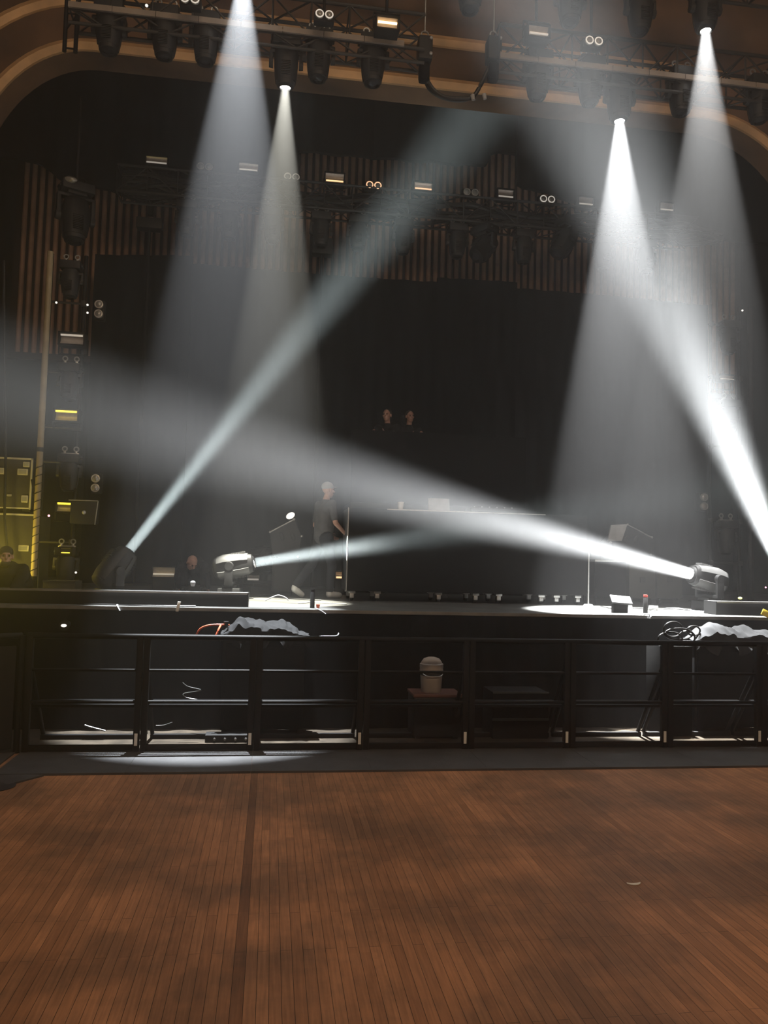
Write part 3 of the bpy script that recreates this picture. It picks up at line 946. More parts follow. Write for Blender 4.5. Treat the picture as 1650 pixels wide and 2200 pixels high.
# ------------------------------------------------------------------ rolling booth
BY = 11.62
bl, br_ = P(747,1200,BY).x, P(1262,1200,BY).x
bz0 = SZ+.15
b1, b2 = P(900,1096,BY).z, P(1215,1106,BY).z
xs = P(1172,1100,BY).x
t = thing('performer_booth', 'long black booth on casters in the middle of the stage', 'booth', (bl,BY,SZ))
part('front_panel', MB().bx((bl,BY,bz0),(br_,BY+.03,b2),.006), 'cloth_front', t)
part('upper_panel', MB().bx((bl,BY+.005,b2),(xs,BY+.03,b1),.003), 'cloth_front', t)
part('side_panel', MB().bx((bl,BY+.031,bz0),(bl+.03,BY+.9,b2),.004), 'cover_grey', t)
part('side_panel', MB().bx((br_-.03,BY+.031,bz0),(br_,BY+.9,b2),.004), 'cover_grey', t)
part('tabletop', MB().bx((bl+.02,BY+.031,b1-.03),(xs,BY+.85,b1+.0),.004), 'cover_grey', t)
part('end_top', MB().bx((xs+.001,BY+.031,b2-.03),(br_-.031,BY+.85,b2),.004), 'black_plastic', t)
part('bottom_board', MB().bx((bl+.031,BY+.031,bz0),(br_-.031,BY+.85,bz0+.05)), 'black_plastic', t)
part('lit_edge_strip', MB().bx((bl-.012,BY+.002,bz0),(bl-.001,BY+.06,b2)), 'aluminium', t, label='bright strip for the lit booth edge')  # strip added to catch the beam along the booth's lit edge
part('edge_trim', MB().bx((P(832,1092,BY).x,BY-.006,b1-.012),(xs,BY+.0045,b1+.004)), 'aluminium', t, label='thin bright metal edge')
for x in (757,812,945,1025,1075,1167,1200,1246):
    for yy in (BY+.12, BY+.7):
        c = Vector((P(x,1285,BY).x, yy, bz0))
        cs = part('caster', MB().box(c-Vector((0,0,.02)),(.1,.1,.04),None,.006).box(c-Vector((.0,.02,.07)),(.06,.05,.07),None,.006), 'aluminium', t)
        part('wheel', MB().cyl(c+Vector((-.02,.03,-.09)),c+Vector((.02,.03,-.09)),.058,n=18), 'rubber', cs)
# things on the booth
def cup(label, c, r=.04, h=.1, m='paper'):
    return solo('paper_cup', MB().lathe([(r*.72,0),(r,h),(r*.93,h),(r*.66,.006)], Matrix.Translation(c), 18), m, label, 'cup')
cup('white paper cup on the booth top', Vector((P(862,1088,BY+.2).x,BY+.25,b1)),.05,.13)
c = Vector((P(948,1088,BY+.3).x,BY+.35,b1))
t = thing('laptop', 'open pale laptop on the booth top beside the cup', 'laptop', c)
part('base', MB().box(c+Vector((0,0,.011)),(.34,.24,.02),None,.005), 'pale_grey', t)
part('screen', MB().box(c+Vector((0,.13,.12)),(.34,.012,.22),Matrix.Rotation(R_(-14),4,'X'),.004), 'pale_grey', t)
c = Vector((P(1060,1088,BY+.3).x,BY+.4,b1))
t = thing('mixer', 'black mixing desk lying on the booth top', 'mixer', c)
part('body', MB().box(c+Vector((0,0,.045)),(.75,.42,.085),None,.01), 'black_plastic', t)
for k in range(6):
    part('knob', MB().cyl(c+Vector((-.3+.12*k,-.08,.088)),c+Vector((-.3+.12*k,-.08,.112)),.016,n=12), 'pale_grey', t)

# table and stand right of the booth
c = P(1298,1205,12.2)
t = thing('side_table', 'black side table with pale top edge right of the booth', 'table', (c.x,12.2,SZ))
part('tabletop', MB().box(c,(.52,.5,.03),None,.004), 'aluminium', t)
for sx in (-.24,.24):
    for sy in (-.22,.22):
        part('leg', MB().bx((c.x+sx-.015,12.2+sy-.015,SZ),(c.x+sx+.015,12.2+sy+.015,c.z-.015)), 'black_metal', t)
part('cloth', MB().bx((c.x-.25,12.2-.24,SZ+.12),(c.x+.25,12.2-.225,c.z-.02)), 'cloth_front', t)
c = P(1264,1283,11.55)
t = thing('thin_pole', 'thin grey pole standing at the right end of the booth', 'pole', (c.x,11.55,SZ))
part('pole', MB().cyl((c.x,11.55,SZ),(c.x,11.55,P(1264,1180,11.55).z),.012), 'aluminium', t)
part('base', MB().cyl((c.x,11.55,SZ),(c.x,11.55,SZ+.025),.08,.06,18), 'pale_grey', t)

# ------------------------------------------------------------------ monitor speakers and subwoofers
def monitor(label, corners, Y, depth, back, mirror, sub_label, subpx):
    """corners: pixel outline of the tilted cabinet face"""
    pts = [P(x,y,Y) for x,y in corners]
    c = sum(pts, Vector())/len(pts)
    t = thing('monitor_speaker', label, 'speaker', Vector((c.x,Y,min(p.z for p in pts))))
    poly = [(p.x,p.z) for p in pts]
    part('cabinet', MB().prism(poly, Y, Y+depth), 'black_plastic', t)
    a, b = pts[0], pts[1]
    part('top_edge', MB().cyl(a+Vector((0,-.005,0)), b+Vector((0,-.005,0)), .012), 'aluminium', t)
    for p in pts: part('corner', MB().sph(p+Vector((0,-.01,0)),.022), 'aluminium', t, label='bright metal corner')
    for k in (-.09,.09):
        part('handle_recess', MB().sph(c+Vector((k,-.0,.06)),.06,14,(.6,.2,1.2),Matrix.Rotation(R_(20 if mirror else -20),3,'Y')), 'rubber', t)
    x0,y0,x1,y1 = subpx
    p0, p1 = P(x0,y0,Y), P(x1,y1,Y)
    s = thing('subwoofer', sub_label, 'speaker', Vector(((p0.x+p1.x)/2,Y,SZ)))
    part('cabinet', MB().bx((p0.x,Y+.04,SZ+.06),(p1.x,Y+.62,min(p0.z, min(p.z for p in pts)-.005)),.015), 'black_plastic', s)
    part('grille', MB().bx((p0.x+.03,Y+.02,SZ+.1),(p1.x-.03,Y+.041,p0.z-.06),.006), 'rubber', s)
    for sx in (p0.x+.08,p1.x-.08):
        part('foot', MB().bx((sx-.03,Y+.1,SZ),(sx+.03,Y+.56,SZ+.06)), 'rubber', s)
monitor('tilted black monitor speaker left of the booth, oval white lamp on top', [(580,1143),(632,1116),(648,1152),(640,1196),(586,1196)], 12.9, .45, 0, False,
        'black subwoofer under the left tilted monitor speaker', (586,1198,642,1290))
monitor('tilted monitor speaker with pale side right of the booth', [(1348,1127),(1400,1155),(1398,1192),(1322,1192),(1312,1165)], 12.9, .45, 0, True,
        'black subwoofer under the right tilted monitor speaker', (1322,1194,1396,1290))
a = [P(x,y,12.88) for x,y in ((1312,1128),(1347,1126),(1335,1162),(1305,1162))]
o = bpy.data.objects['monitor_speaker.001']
part('side_face', MB().prism([(p.x,p.z) for p in a], 12.86, 12.899), 'pale_grey', o, label='pale side face')  # pale panel set in front of the black cabinet
q = P(624,1108,12.8)
solo('oval_lamp', MB().sph(q,.075,18,(1,.6,.66),Matrix.Rotation(R_(-30),3,'Y')), 'dot_white', 'bright oval white lamp on the left monitor speaker', 'lamp')

# equipment crates behind the floor head on the right
for x0,y0,x1,y1,Y,lab in ((1352,1206,1408,1290,12.2,'dark equipment crate under the right monitor speaker'),(1412,1204,1466,1288,12.4,'dark equipment crate beside the lens of the flooding moving head')):
    p0, p1 = P(x0,y0,Y), P(x1,y1,Y)
    t = thing('equipment_crate', lab, 'crate', (p0.x,Y,SZ))
    part('box', MB().bx((p0.x,Y,SZ+.1),(p1.x,Y+.5,p0.z),.012), 'case_panel', t)
    part('edge', MB().bx((p0.x-.006,Y-.008,p0.z-.03),(p1.x+.006,Y+.012,p0.z+.006)), 'truss_metal', t)
    part('latch', MB().box(((p0.x+p1.x)/2,Y-.01,(p0.z+SZ+.1)/2),(.09,.02,.09),None,.008), 'truss_metal', t)
    for sx in (p0.x+.07,p1.x-.07):
        part('caster', MB().cyl((sx-.02,Y+.08,SZ+.05),(sx+.02,Y+.08,SZ+.05),.05,n=16), 'rubber', t)

# ------------------------------------------------------------------ flight cases in the left wing
def flight_case(label, x0, y0, x1, y1, Y, bottom=None, depth=.7, latches=()):
    p0, p1 = P(x0,y0,Y), P(x1,y1,Y)
    zb_ = p1.z if bottom is None else bottom
    t = thing('flight_case', label, 'flight case', (p0.x,Y,zb_), 'flight cases stacked in the left wing')
    part('panel', MB().bx((p0.x,Y,zb_+.005),(p1.x,Y+depth,p0.z-.005),.01), 'case_panel', t)
    r = .028
    for a,b in (((p0.x,zb_),(p1.x,zb_)),((p0.x,p0.z),(p1.x,p0.z)),((p0.x,zb_),(p0.x,p0.z)),((p1.x,zb_),(p1.x,p0.z))):
        part('edge', MB().bx((min(a[0],b[0])-r/2,Y-.014,min(a[1],b[1])-r/2+(.008 if a[1]==b[1]==zb_ else 0)),(max(a[0],b[0])+r/2,Y+.02,max(a[1],b[1])+r/2),.005), 'case_edge', t)
    for lx,ly,lw,lh in latches:
        c = P(lx,ly,Y-.02)
        l = part('latch', MB().box(c,(px2m(c,lw),.03,px2m(c,lh)),None,.014), 'case_edge', t)
        part('recess', MB().box(c+Vector((0,-.016,0)),(px2m(c,lw)*.7,.006,px2m(c,lh)*.6),None,.004), 'pale_grey', l)
    return t
YC = 12.6
flight_case('lower flight case in the left wing, lit olive yellow', -40,1103,73,1290,YC, bottom=SZ+.0, latches=((51,1178,22,14),))
zc = P(70,1103,YC).z+.03
flight_case('upper flight case in the left wing, on top of the olive one', -40,982,64,1092,YC, bottom=zc+.04, latches=((49,1014,22,14),(57,998,14,12),(2,1012,16,14),(53,1072,14,16),(20,1064,10,5)))
t = bpy.data.objects['flight_case.001']
for x in (-20,54):
    part('foot', MB().box(Vector((P(x,1098,YC).x,YC+.3,zc+.018)),(.12,.5,.04),None,.006), 'rubber', t)
# cables hanging by the cases
solo('hanging_cable', MB().tube([P(68,1030,YC-.2),P(72,1050,YC-.2),P(76,1075,YC-.2),P(80,1100,YC-.2),P(79,1140,YC-.2),P(82,1215,YC-.2),Vector((P(82,1240,YC-.2).x,YC-.2,SZ+.02))],.016,7), 'cable_black', 'dark cable hanging beside the flight cases', 'cable')
# bundle of hanging rope at far left
solo('hanging_rope', MB().tube([P(8,560,YC-.4),P(10,800,YC-.4),P(12,980,YC-.4),P(10,1110,YC-.4),P(18,1200,YC-.4)],.02,7), 'cable_black', 'dark rope hanging in front of the flight cases', 'rope')
# small trestle at tower foot
c = P(125,1262,11.2)
t = thing('low_case', 'low dark case at the foot of the left tower', 'case', (c.x,11.2,SZ))
part('box', MB().bx((P(92,1250,11.2).x,11.2,SZ),(P(162,1250,11.2).x,11.6,P(125,1248,11.2).z),.01), 'case_panel', t)
part('edge', MB().bx((P(92,1250,11.2).x,11.185,P(125,1248,11.2).z-.02),(P(162,1250,11.2).x,11.199,P(125,1248,11.2).z+.004)), 'truss_metal', t)

# ------------------------------------------------------------------ low trays on the stage edge
def tray(label, xa_, xb_, ytop, Y):
    a, b = P(xa_,ytop[0],Y), P(xb_,ytop[1],Y)
    z = (a.z+b.z)/2
    t = thing('low_tray', label, 'tray', (a.x,Y,SZ))
    part('front', MB().bx((a.x,Y,SZ),(b.x,Y+.02,z),.003), 'black_metal', t)
    part('top', MB().bx((a.x,Y+.021,z-.02),(b.x,Y+.3,z),.003), 'cover_grey', t)
    part('top_edge', MB().bx((a.x,Y-.006,z-.018),(b.x,Y+.021,z+.004)), 'aluminium', t, label='pale strip for the lit top edge')  # pale strip added so the black tray's top edge reads as lit
    part('back', MB().bx((a.x,Y+.28,SZ),(b.x,Y+.3,z-.021)), 'black_metal', t)
    part('end_cap', MB().bx((b.x if xa_ < 600 else a.x-.012,Y-.004,SZ),(b.x+.012 if xa_ < 600 else a.x,Y+.3,z+.002)), 'black_metal', t)
tray('long low black tray with bright top edge along the left stage edge', -60, 532, (1266,1272), 9.85)
tray('long low black tray along the right stage edge beside the flooding head', 1540, 1760, (1293,1296), 9.9)

# ------------------------------------------------------------------ people
def smooth_union(mb, voxel):
    me = bpy.data.meshes.new('tmp'); bmesh.ops.recalc_face_normals(mb.bm, faces=mb.bm.faces); mb.bm.to_mesh(me); mb.bm.free()
    o = bpy.data.objects.new('tmp', me); COL.objects.link(o)
    m = o.modifiers.new('r','REMESH'); m.mode = 'VOXEL'; m.voxel_size = voxel
    s = o.modifiers.new('s','SMOOTH'); s.iterations = 4; s.factor = .5
    dg = bpy.context.evaluated_depsgraph_get()
    ev = o.evaluated_get(dg)
    out = bpy.data.meshes.new_from_object(ev)
    bpy.data.objects.remove(o); bpy.data.meshes.remove(me)
    bm = bmesh.new(); bm.from_mesh(out); bpy.data.meshes.remove(out)
    r = MB(); r.bm.free(); r.bm = bm
    return r
def head_parts(mb, c, m3, hat=None, beard=False):
    """c = centre of the head; m3 columns: right, forward, up"""
    w = lambda x,y,z: c + m3 @ Vector((x,y,z))
    mb.sph(w(0,-.01,.03),.093,18,(.82,1.02,1.0),m3)
    mb.sph(w(0,.02,-.05),.07,16,(.86,1.0,1.05),m3)
    mb.sph(w(0,.055,-.095),.03,12,(1.1,.8,.7),m3)         # chin
    mb.cap(w(0,.085,.02),w(0,.108,-.018),.011,.017,8)      # nose
    mb.sph(w(0,.082,.038),.03,10,(1.6,.5,.35),m3)          # brow
    mb.sph(w(0,.085,-.058),.02,10,(1.3,.5,.45),m3)         # lips
    for s_ in (-1,1):
        mb.sph(w(s_*.08,-.01,-.005),.03,10,(.35,.7,1.1),m3)
        mb.sph(w(s_*.045,.06,-.015),.028,10,(1,.6,.7),m3)
def hand(mb, wrist, d, side, m3):
    """palm and five bent fingers hanging along d"""
    d = Vector(d).normalized()
    s_ = m3 @ Vector((0,1,0)); nrm = d.cross(s_).normalized(); s_ = nrm.cross(d).normalized()
    p = wrist + d*.05
    mb.sph(p,.045,12,(.45,.85,1.0),Matrix((nrm,s_,d)).transposed())
    for k,(o,L) in enumerate(((.027,.072),(.009,.08),(-.009,.074),(-.026,.058))):
        a = wrist + d*.085 + s_*o
        b = a + d*L*.5 + nrm*(.006*side)
        e = b + (d*.8+nrm*(.55*side)).normalized()*L*.5
        mb.cap(a,b,.0095,.009,8); mb.cap(b,e,.009,.0075,8)
    a = wrist + d*.03 + s_*.035
    b = a + (d*.55+s_*.8).normalized()*.035
    e = b + (d*.95+s_*.25+nrm*.3*side).normalized()*.03
    mb.cap(a,b,.013,.011,8); mb.cap(b,e,.011,.009,8)
def person(label, J, face, hair='hair', shirt='shirt_black', trouser='trouser', shoe='shoe_dark', sleeve='short', look=None, cap_=None, group=None, beard=False, vox=.0075):
    """J: world joints. face: unit vector the chest faces"""
    up = Vector((0,0,1))
    hf = Vector(look or face).normalized()
    hr = hf.cross(up).normalized(); hu = hr.cross(hf)
    m3 = Matrix((hr,hf,hu)).transposed()
    base = Vector((J['pel'].x,J['pel'].y,min(J['an0'].z,J['an1'].z)-.09))
    t = thing('person', label, 'person', base, group)
    b = MB()
    head_parts(b, J['head'], m3)
    b.cap(J['neck'],J['head']-hu*.05,.055,.052)
    b.cap(J['pel'],J['chest'],.135,.155,14); b.cap(J['chest'],J['neck']-up*.04,.15,.07,14)
    for s_ in '01':
        b.cap(J['chest'].lerp(J['sh'+s_],.5),J['sh'+s_],.09,.062)
        b.cap(J['sh'+s_],J['el'+s_],.054,.04); b.cap(J['el'+s_],J['wr'+s_],.04,.027)
        hand(b,J['wr'+s_],J['wr'+s_]-J['el'+s_],1 if s_=='0' else -1,m3)
        b.cap(J['pel'],J['hi'+s_],.12,.1); b.cap(J['hi'+s_],J['kn'+s_],.088,.057); b.cap(J['kn'+s_],J['an'+s_],.055,.036)
        b.cap(J['an'+s_]-Vector((0,0,.03)),J['to'+s_],.04,.03)
    part('body', smooth_union(b,vox), 'skin', t)
    c = MB()
    c.cap(J['pel'],J['chest'],.15,.17,14); c.cap(J['chest'],J['neck']-up*.05,.165,.085,14)
    for s_ in '01':
        c.cap(J['chest'].lerp(J['sh'+s_],.5),J['sh'+s_],.105,.078)
        e = J['sh'+s_].lerp(J['el'+s_],.75) if sleeve == 'short' else J['el'+s_]
        c.cap(J['sh'+s_],e,.07,.058)
        if sleeve == 'long': c.cap(J['el'+s_],J['el'+s_].lerp(J['wr'+s_],.92),.056,.042)
    part('shirt', smooth_union(c,.012), shirt, t)
    c = MB()
    for s_ in '01':
        c.cap(J['pel'],J['hi'+s_],.145,.118); c.cap(J['hi'+s_],J['kn'+s_],.105,.075); c.cap(J['kn'+s_],J['kn'+s_].lerp(J['an'+s_],.92),.074,.062)
    part('trousers', smooth_union(c,.012), trouser, t)
    for s_ in '01':
        c = MB(); c.cap(J['an'+s_]-up*.035,J['to'+s_],.055,.046); c.sph(J['an'+s_]-up*.01,.052)
        part('shoe', smooth_union(c,.009), shoe, t)
    c = MB()
    w = lambda x,y,z: J['head'] + m3 @ Vector((x,y,z))
    if cap_:
        c.sph(w(0,-.015,.055),.098,18,(.86,1.05,.82),m3)
        if cap_ == 'brim': c.sph(w(0,.10,.05),.07,14,(.95,.9,.14),m3)
        part('cap', smooth_union(c,.008), hair, t)
    else:
        c.sph(w(0,-.028,.045),.097,18,(.88,1.0,.95),m3); c.sph(w(0,-.05,-.01),.08,14,(.95,.8,1.1),m3)
        part('hair', smooth_union(c,.008), hair, t)
    for s_ in (-1,1):
        part('eye', MB().sph(w(s_*.033,.083,.012),.0115,10), 'hair', t)
    if beard:
        c = MB(); c.sph(w(0,.045,-.085),.062,14,(1.0,.85,.8),m3)
        part('beard', smooth_union(c,.008), 'hair', t)
    return t
def stand(origin, fdeg, height=1.78, arms=None, legs=None, lean=0.0):
    """joints of a standing figure; fdeg = heading (0 = away from the hall, 90 = to the left)"""
    k = height/1.78
    a = R_(fdeg)
    fw = Vector((-math.sin(a),math.cos(a),0)); rt = Vector((math.cos(a),math.sin(a),0))
    o = Vector(origin)
    w = lambda x,y,z: o + rt*(x*k) + fw*((y+lean*max(0,z-.9))*k) + Vector((0,0,z*k))
    J = dict(pel=w(0,0,.95),chest=w(0,.01,1.27),neck=w(0,.0,1.5),head=w(0,.03,1.66),
             sh0=w(-.19,0,1.43),sh1=w(.19,0,1.43),el0=w(-.25,-.02,1.14),el1=w(.25,-.02,1.14),wr0=w(-.26,.06,.9),wr1=w(.26,.06,.9),
             hi0=w(-.09,0,.92),hi1=w(.09,0,.92),kn0=w(-.1,.02,.5),kn1=w(.1,.02,.5),an0=w(-.1,-.02,.1),an1=w(.1,-.02,.1),to0=w(-.12,.15,.05),to1=w(.12,.15,.05))
    for kk,v in (arms or {}).items(): J[kk] = w(*v)
    for kk,v in (legs or {}).items(): J[kk] = w(*v)
    return J, fw
# stagehand at the left end of the booth, striding toward it
o_ = P(690,1290,12.3); o_.z = SZ
J, fw = stand(o_, -62, 1.80, arms=dict(el1=(.26,.04,1.15),wr1=(.2,.26,1.0),el0=(-.26,.0,1.12),wr0=(-.2,.24,.98)),
              legs=dict(kn0=(-.1,-.12,.52),an0=(-.12,-.40,.17),to0=(-.13,-.27,.05),kn1=(.09,.12,.5),an1=(.1,.08,.1),to1=(.1,.26,.05)), lean=.05)
person('stagehand in grey shirt, pale cap and white shoes leaning at the booth', J, fw, hair='cap_grey', shirt='shirt_grey', shoe='shoe_white', cap_='brim')
# two performers on the tall riser
for x,y,h_,sh,lab,fd,hr_ in ((833,893,1.76,'shirt_black','dark-clothed performer on the riser bending an arm, nearer the stagehand',150,'hair'),
                            (879,896,1.76,'shirt_black','dark-clothed performer on the riser with dark hair, farther from the stagehand',195,'hair')):
    Yp = 15.05 if x < 850 else 15.55
    q = P(x,y,Yp)
    hgt = (q.z-rz)/(1.66/1.78)
    J, fw = stand((q.x,Yp,rz), fd, hgt, arms=dict(el0=(-.25,.05,1.18),wr0=(-.12,.28,1.28),el1=(.25,.05,1.18),wr1=(.14,.3,1.27)))
    person(lab, J, fw, shirt=sh, sleeve='long' if x > 850 else 'short')
# person seated at the far left on the stage edge
q = P(13,1196,10.4)
s0 = Vector((q.x,10.4,SZ))
hz = q.z
pz = SZ+.30
J = dict(pel=s0+Vector((0,.22,.16)),chest=s0+Vector((0,.12,.32)),neck=Vector((q.x,10.42,hz-.14)),head=Vector(q),
         sh0=s0+Vector((.18,.09,.38)),sh1=s0+Vector((-.18,.09,.38)),el0=s0+Vector((.30,-.04,.2)),el1=s0+Vector((-.3,-.04,.2)),wr0=s0+Vector((.17,-.24,.16)),wr1=s0+Vector((-.17,-.24,.16)),
         hi0=s0+Vector((.11,.18,.15)),hi1=s0+Vector((-.11,.18,.15)),kn0=s0+Vector((.27,-.2,.33)),kn1=s0+Vector((-.27,-.2,.33)),
         an0=s0+Vector((.2,-.34,.1)),an1=s0+Vector((-.2,-.34,.1)),to0=s0+Vector((.23,-.5,.05)),to1=s0+Vector((-.23,-.5,.05)))
person('bearded person in dark clothes and cap sitting on the deck by the flight cases', J, Vector((0,-1,0)), hair='cap_dark', cap_='beanie', look=Vector((.35,-1,0)), beard=True, sleeve='long')
# crouching person behind the apron gear: only the head shows
q = P(412,1209,13.2)
s0 = Vector((q.x,13.3,SZ))
J = dict(pel=s0+Vector((.05,.25,.3)),chest=s0+Vector((.02,.15,.45)),neck=Vector((q.x+.02,13.27,q.z-.07)),head=Vector((q.x,13.2,q.z)),
         sh0=s0+Vector((.2,.05,.43)),sh1=s0+Vector((-.17,.05,.43)),el0=s0+Vector((.26,-.1,.25)),el1=s0+Vector((-.22,-.1,.25)),wr0=s0+Vector((.26,.05,.08)),wr1=s0+Vector((-.2,.05,.08)),
         hi0=s0+Vector((.14,.22,.28)),hi1=s0+Vector((-.06,.22,.28)),kn0=s0+Vector((.22,-.08,.42)),kn1=s0+Vector((-.16,-.08,.42)),
         an0=s0+Vector((.18,.12,.1)),an1=s0+Vector((-.12,.12,.1)),to0=s0+Vector((.2,-.04,.05)),to1=s0+Vector((-.14,-.04,.05)))
p_ = person('bald person in black crouching behind the low tray', J, Vector((.2,-1,0)), look=Vector((.5,-.6,-.75)), sleeve='long')
for ch in kids(p_):
    if ch.name.startswith('hair'): bpy.data.objects.remove(ch)

# ------------------------------------------------------------------ crowd barrier
BYp = 8.34
zTop = 1.15
edges = [92, 300, 545, 775, 1000, 1215, 1432, 1640, 1850]
first_b = None
bw = (P(1432,1600,BYp).x-P(300,1600,BYp).x)/5
bx0 = P(300,1600,BYp).x
labs_b = {-1:'first black barrier section at the left end of the barricade',0:'second black barrier section from the left, the fallen cable inside it',1:'black barrier section below the dark crumpled cloth',2:'black barrier section left of the white bucket',
          3:'black barrier section in front of the white bucket',4:'black barrier section right of the bucket, in front of the low crate',5:'black barrier section below the pale crumpled cloth',6:'last black barrier section at the right edge of the view'}
t = thing('crowd_barrier', labs_b[-1], 'crowd barrier', (0,BYp,0), 'sections of the crowd barricade')
W = bw
part('floor_plate', MB().bx((.001,-.82,.0),(W-.001,-.02,.012)).bx((.001,-.84,0),(W-.001,-.82,.02)), 'plate', t, True)
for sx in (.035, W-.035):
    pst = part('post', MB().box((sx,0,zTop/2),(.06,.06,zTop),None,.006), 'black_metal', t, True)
    if sx > .5: part('tape', MB().box((sx,-.032,.13),(.03,.003,.12),None), 'tape_highlight_white', pst, True, label='white strip drawn for a reflection highlight')  # white strip painted in for the reflection highlight low on the post
    mb = MB(); mb.cyl((sx,.02,.9),(sx,.62,.05),.022)
    part('brace', mb, 'black_metal', t, True)
part('top_rail', MB().cyl((.0,0,zTop),(W,0,zTop),.03,n=14), 'rail_metal', t, True)
zr = P(430,1441,BYp).z
part('mid_rail', MB().cyl((.06,0,zr),(W-.06,0,zr),.016), 'rail_metal', t, True)
zs = P(430,1508,BYp).z; zs2 = P(430,1521,BYp).z
part('step', MB().bx((.07,.02,zs2),(W-.07,.34,zs2+.03),.004), 'rail_metal', t, True)
part('step_rail', MB().cyl((.06,0,zs),(W-.06,0,zs),.018), 'rail_metal', t, True)
part('foot_rail', MB().bx((.06,-.02,.02),(W-.06,.02,.075),.005), 'black_metal', t, True)
part('back_foot', MB().bx((.02,.56,.0),(W-.02,.62,.05),.005), 'black_metal', t, True)
t.location = (bx0-W, BYp, 0)
proto = t
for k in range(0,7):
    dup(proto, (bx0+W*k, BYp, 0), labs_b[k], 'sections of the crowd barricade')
# dark infill panels hung on the unlit sections
for k,lab in ((2,'black mesh scrim hung on the barrier left of the bucket'),(5,'black mesh scrim hung on the barrier below the pale cloth')):
    pass
# angled end wing at far left
t = thing('barrier_wing', 'angled dark end wing of the barricade at the far left', 'crowd barrier', (bx0-W-.02, BYp, 0))
a = Vector((bx0-W-.05,BYp,0)); b = Vector((bx0-W-1.1,BYp-.75,0))
for p in (a,b): part('post', MB().cyl(p,p+Vector((0,0,zTop)),.03), 'black_metal', t)
part('top_rail', MB().cyl(a+Vector((0,0,zTop)),b+Vector((0,0,zTop)),.03), 'black_metal', t)
part('panel', MB().box((a+b)/2+Vector((0,0,.55)),((b-a).length-.1,.02,1.0),Matrix.Rotation(math.atan2(.75,1.05),4,'Z')), 'black_plastic', t)
part('floor_plate', MB().prism([(a.x,a.y-.02),(b.x-.3,b.y),(b.x-.3,b.y-.6),(G(20,1688).x,G(20,1688).y),(G(95,1672).x-.02,G(95,1668).y),(a.x,a.y-.8)],0,.015,'Z'), 'plate', t)
q = G(12,1683)
solo('floor_disc', MB().lathe([(.16,0),(.17,.006),(.15,.014),(.02,.016)], Matrix.Translation(Vector((q.x-.06,q.y-.1,.0))), 28), 'rubber', 'dark round floor disc at the far left corner of the wood floor', 'disc')

# ------------------------------------------------------------------ pit: subwoofers, cloths, bucket, cases
def pit_sub(label, xa_, xb_, ztop, Y0, Y1):
    a, b = P(xa_,1400,Y0).x, P(xb_,1400,Y0).x
    t = thing('pit_speaker', label, 'speaker', ((a+b)/2,Y0,0))
    part('cabinet', MB().bx((a,Y0,.08),(b,Y1,ztop),.015), 'matt_black', t)
    part('grille', MB().bx((a+.04,Y0-.015,.14),(b-.04,Y0+.002,ztop-.1),.005), 'matt_black', t)
    for sx in (a+.1,b-.1): part('foot', MB().bx((sx-.04,Y0+.06,0),(sx+.04,Y1-.06,.08)), 'matt_black', t)
    for sx in (a+.07,b-.07): part('corner', MB().box((sx,Y0-.005,ztop-.05),(.07,.02,.06),None,.008), 'black_metal', t)
    return a, b
ztl = P(565,1372,9.0).z+.03
sa, sb = pit_sub('black pit speaker under the dark crumpled cloth', 478, 655, ztl, 8.98, 9.36)
ztr = P(1570,1388,9.0).z+.03
ra, rb_ = pit_sub('black pit speaker under the pale crumpled cloth', 1492, 1700, ztr, 8.98, 9.36)
def cloth(name, label, a, b, y0, y1, ztop, prof, m, seed, hang=.14):
    """crumpled cloth lying over a box, hanging over its front"""
    mb = MB(); nx, ny = 90, 40
    rows = []
    for j in range(ny+1):
        v = j/ny
        row = []
        for i in range(nx+1):
            u = i/nx
            x = a+(b-a)*u
            k = u*(len(prof)-1); i0 = min(int(k),len(prof)-2); f_ = k-i0; f_ = f_*f_*(3-2*f_)
            hgt = prof[i0]*(1-f_)+prof[i0+1]*f_
            n1 = mnoise.noise(Vector((u*7+seed, v*3, seed)))
            n2 = mnoise.noise(Vector((u*17+seed, v*6, seed+3)))
            rdg = 1-abs(mnoise.noise(Vector((u*9+v*3+seed, v*2.5, seed+8))))*2
            if v < .35:           # front fall
                q = v/.35
                y = y0-.05+.02*n1+.035*math.sin(u*38+seed+3*n1)*(1-q)
                z = ztop-hang*(1-q)*(.55+.45*math.sin(u*23+seed)) + hgt*.5*q*q
            else:
                q = (v-.35)/.65
                y = y0-.05+(y1-y0+.02)*q
                z = ztop+.008+max(0,hgt*(.5+.5*math.sin(min(1,q*1.7)*math.pi*.5)) *(1-.55*max(0,q-.5)*2) + .035*n1+.018*n2+.03*rdg*min(1,hgt*12)-.02)
            row.append(Vector((x+.02*n2,y,z)))
        rows.append(row)
    mb.rings(rows, False, loop=False)
    o = solo(name, mb, m, label, 'cloth')
    sm = o.modifiers.new('thickness','SOLIDIFY'); sm.thickness = .006
    return o
cloth('crumpled_cloth', 'dark grey crumpled cloth over the pit speaker below the stage lip', sa-.03, sb+.04, 8.98, 9.34, ztl, [.03,.1,.22,.17,.16,.15,.17,.13,.05,.02], 'cloth_dark', 3.1)
cloth('crumpled_cloth', 'pale grey crumpled cloth over the pit speaker at the right edge', ra-.02, rb_, 8.98, 9.34, ztr, [.06,.17,.25,.22,.2,.19,.18,.15,.13,.12], 'cloth_light', 9.4)
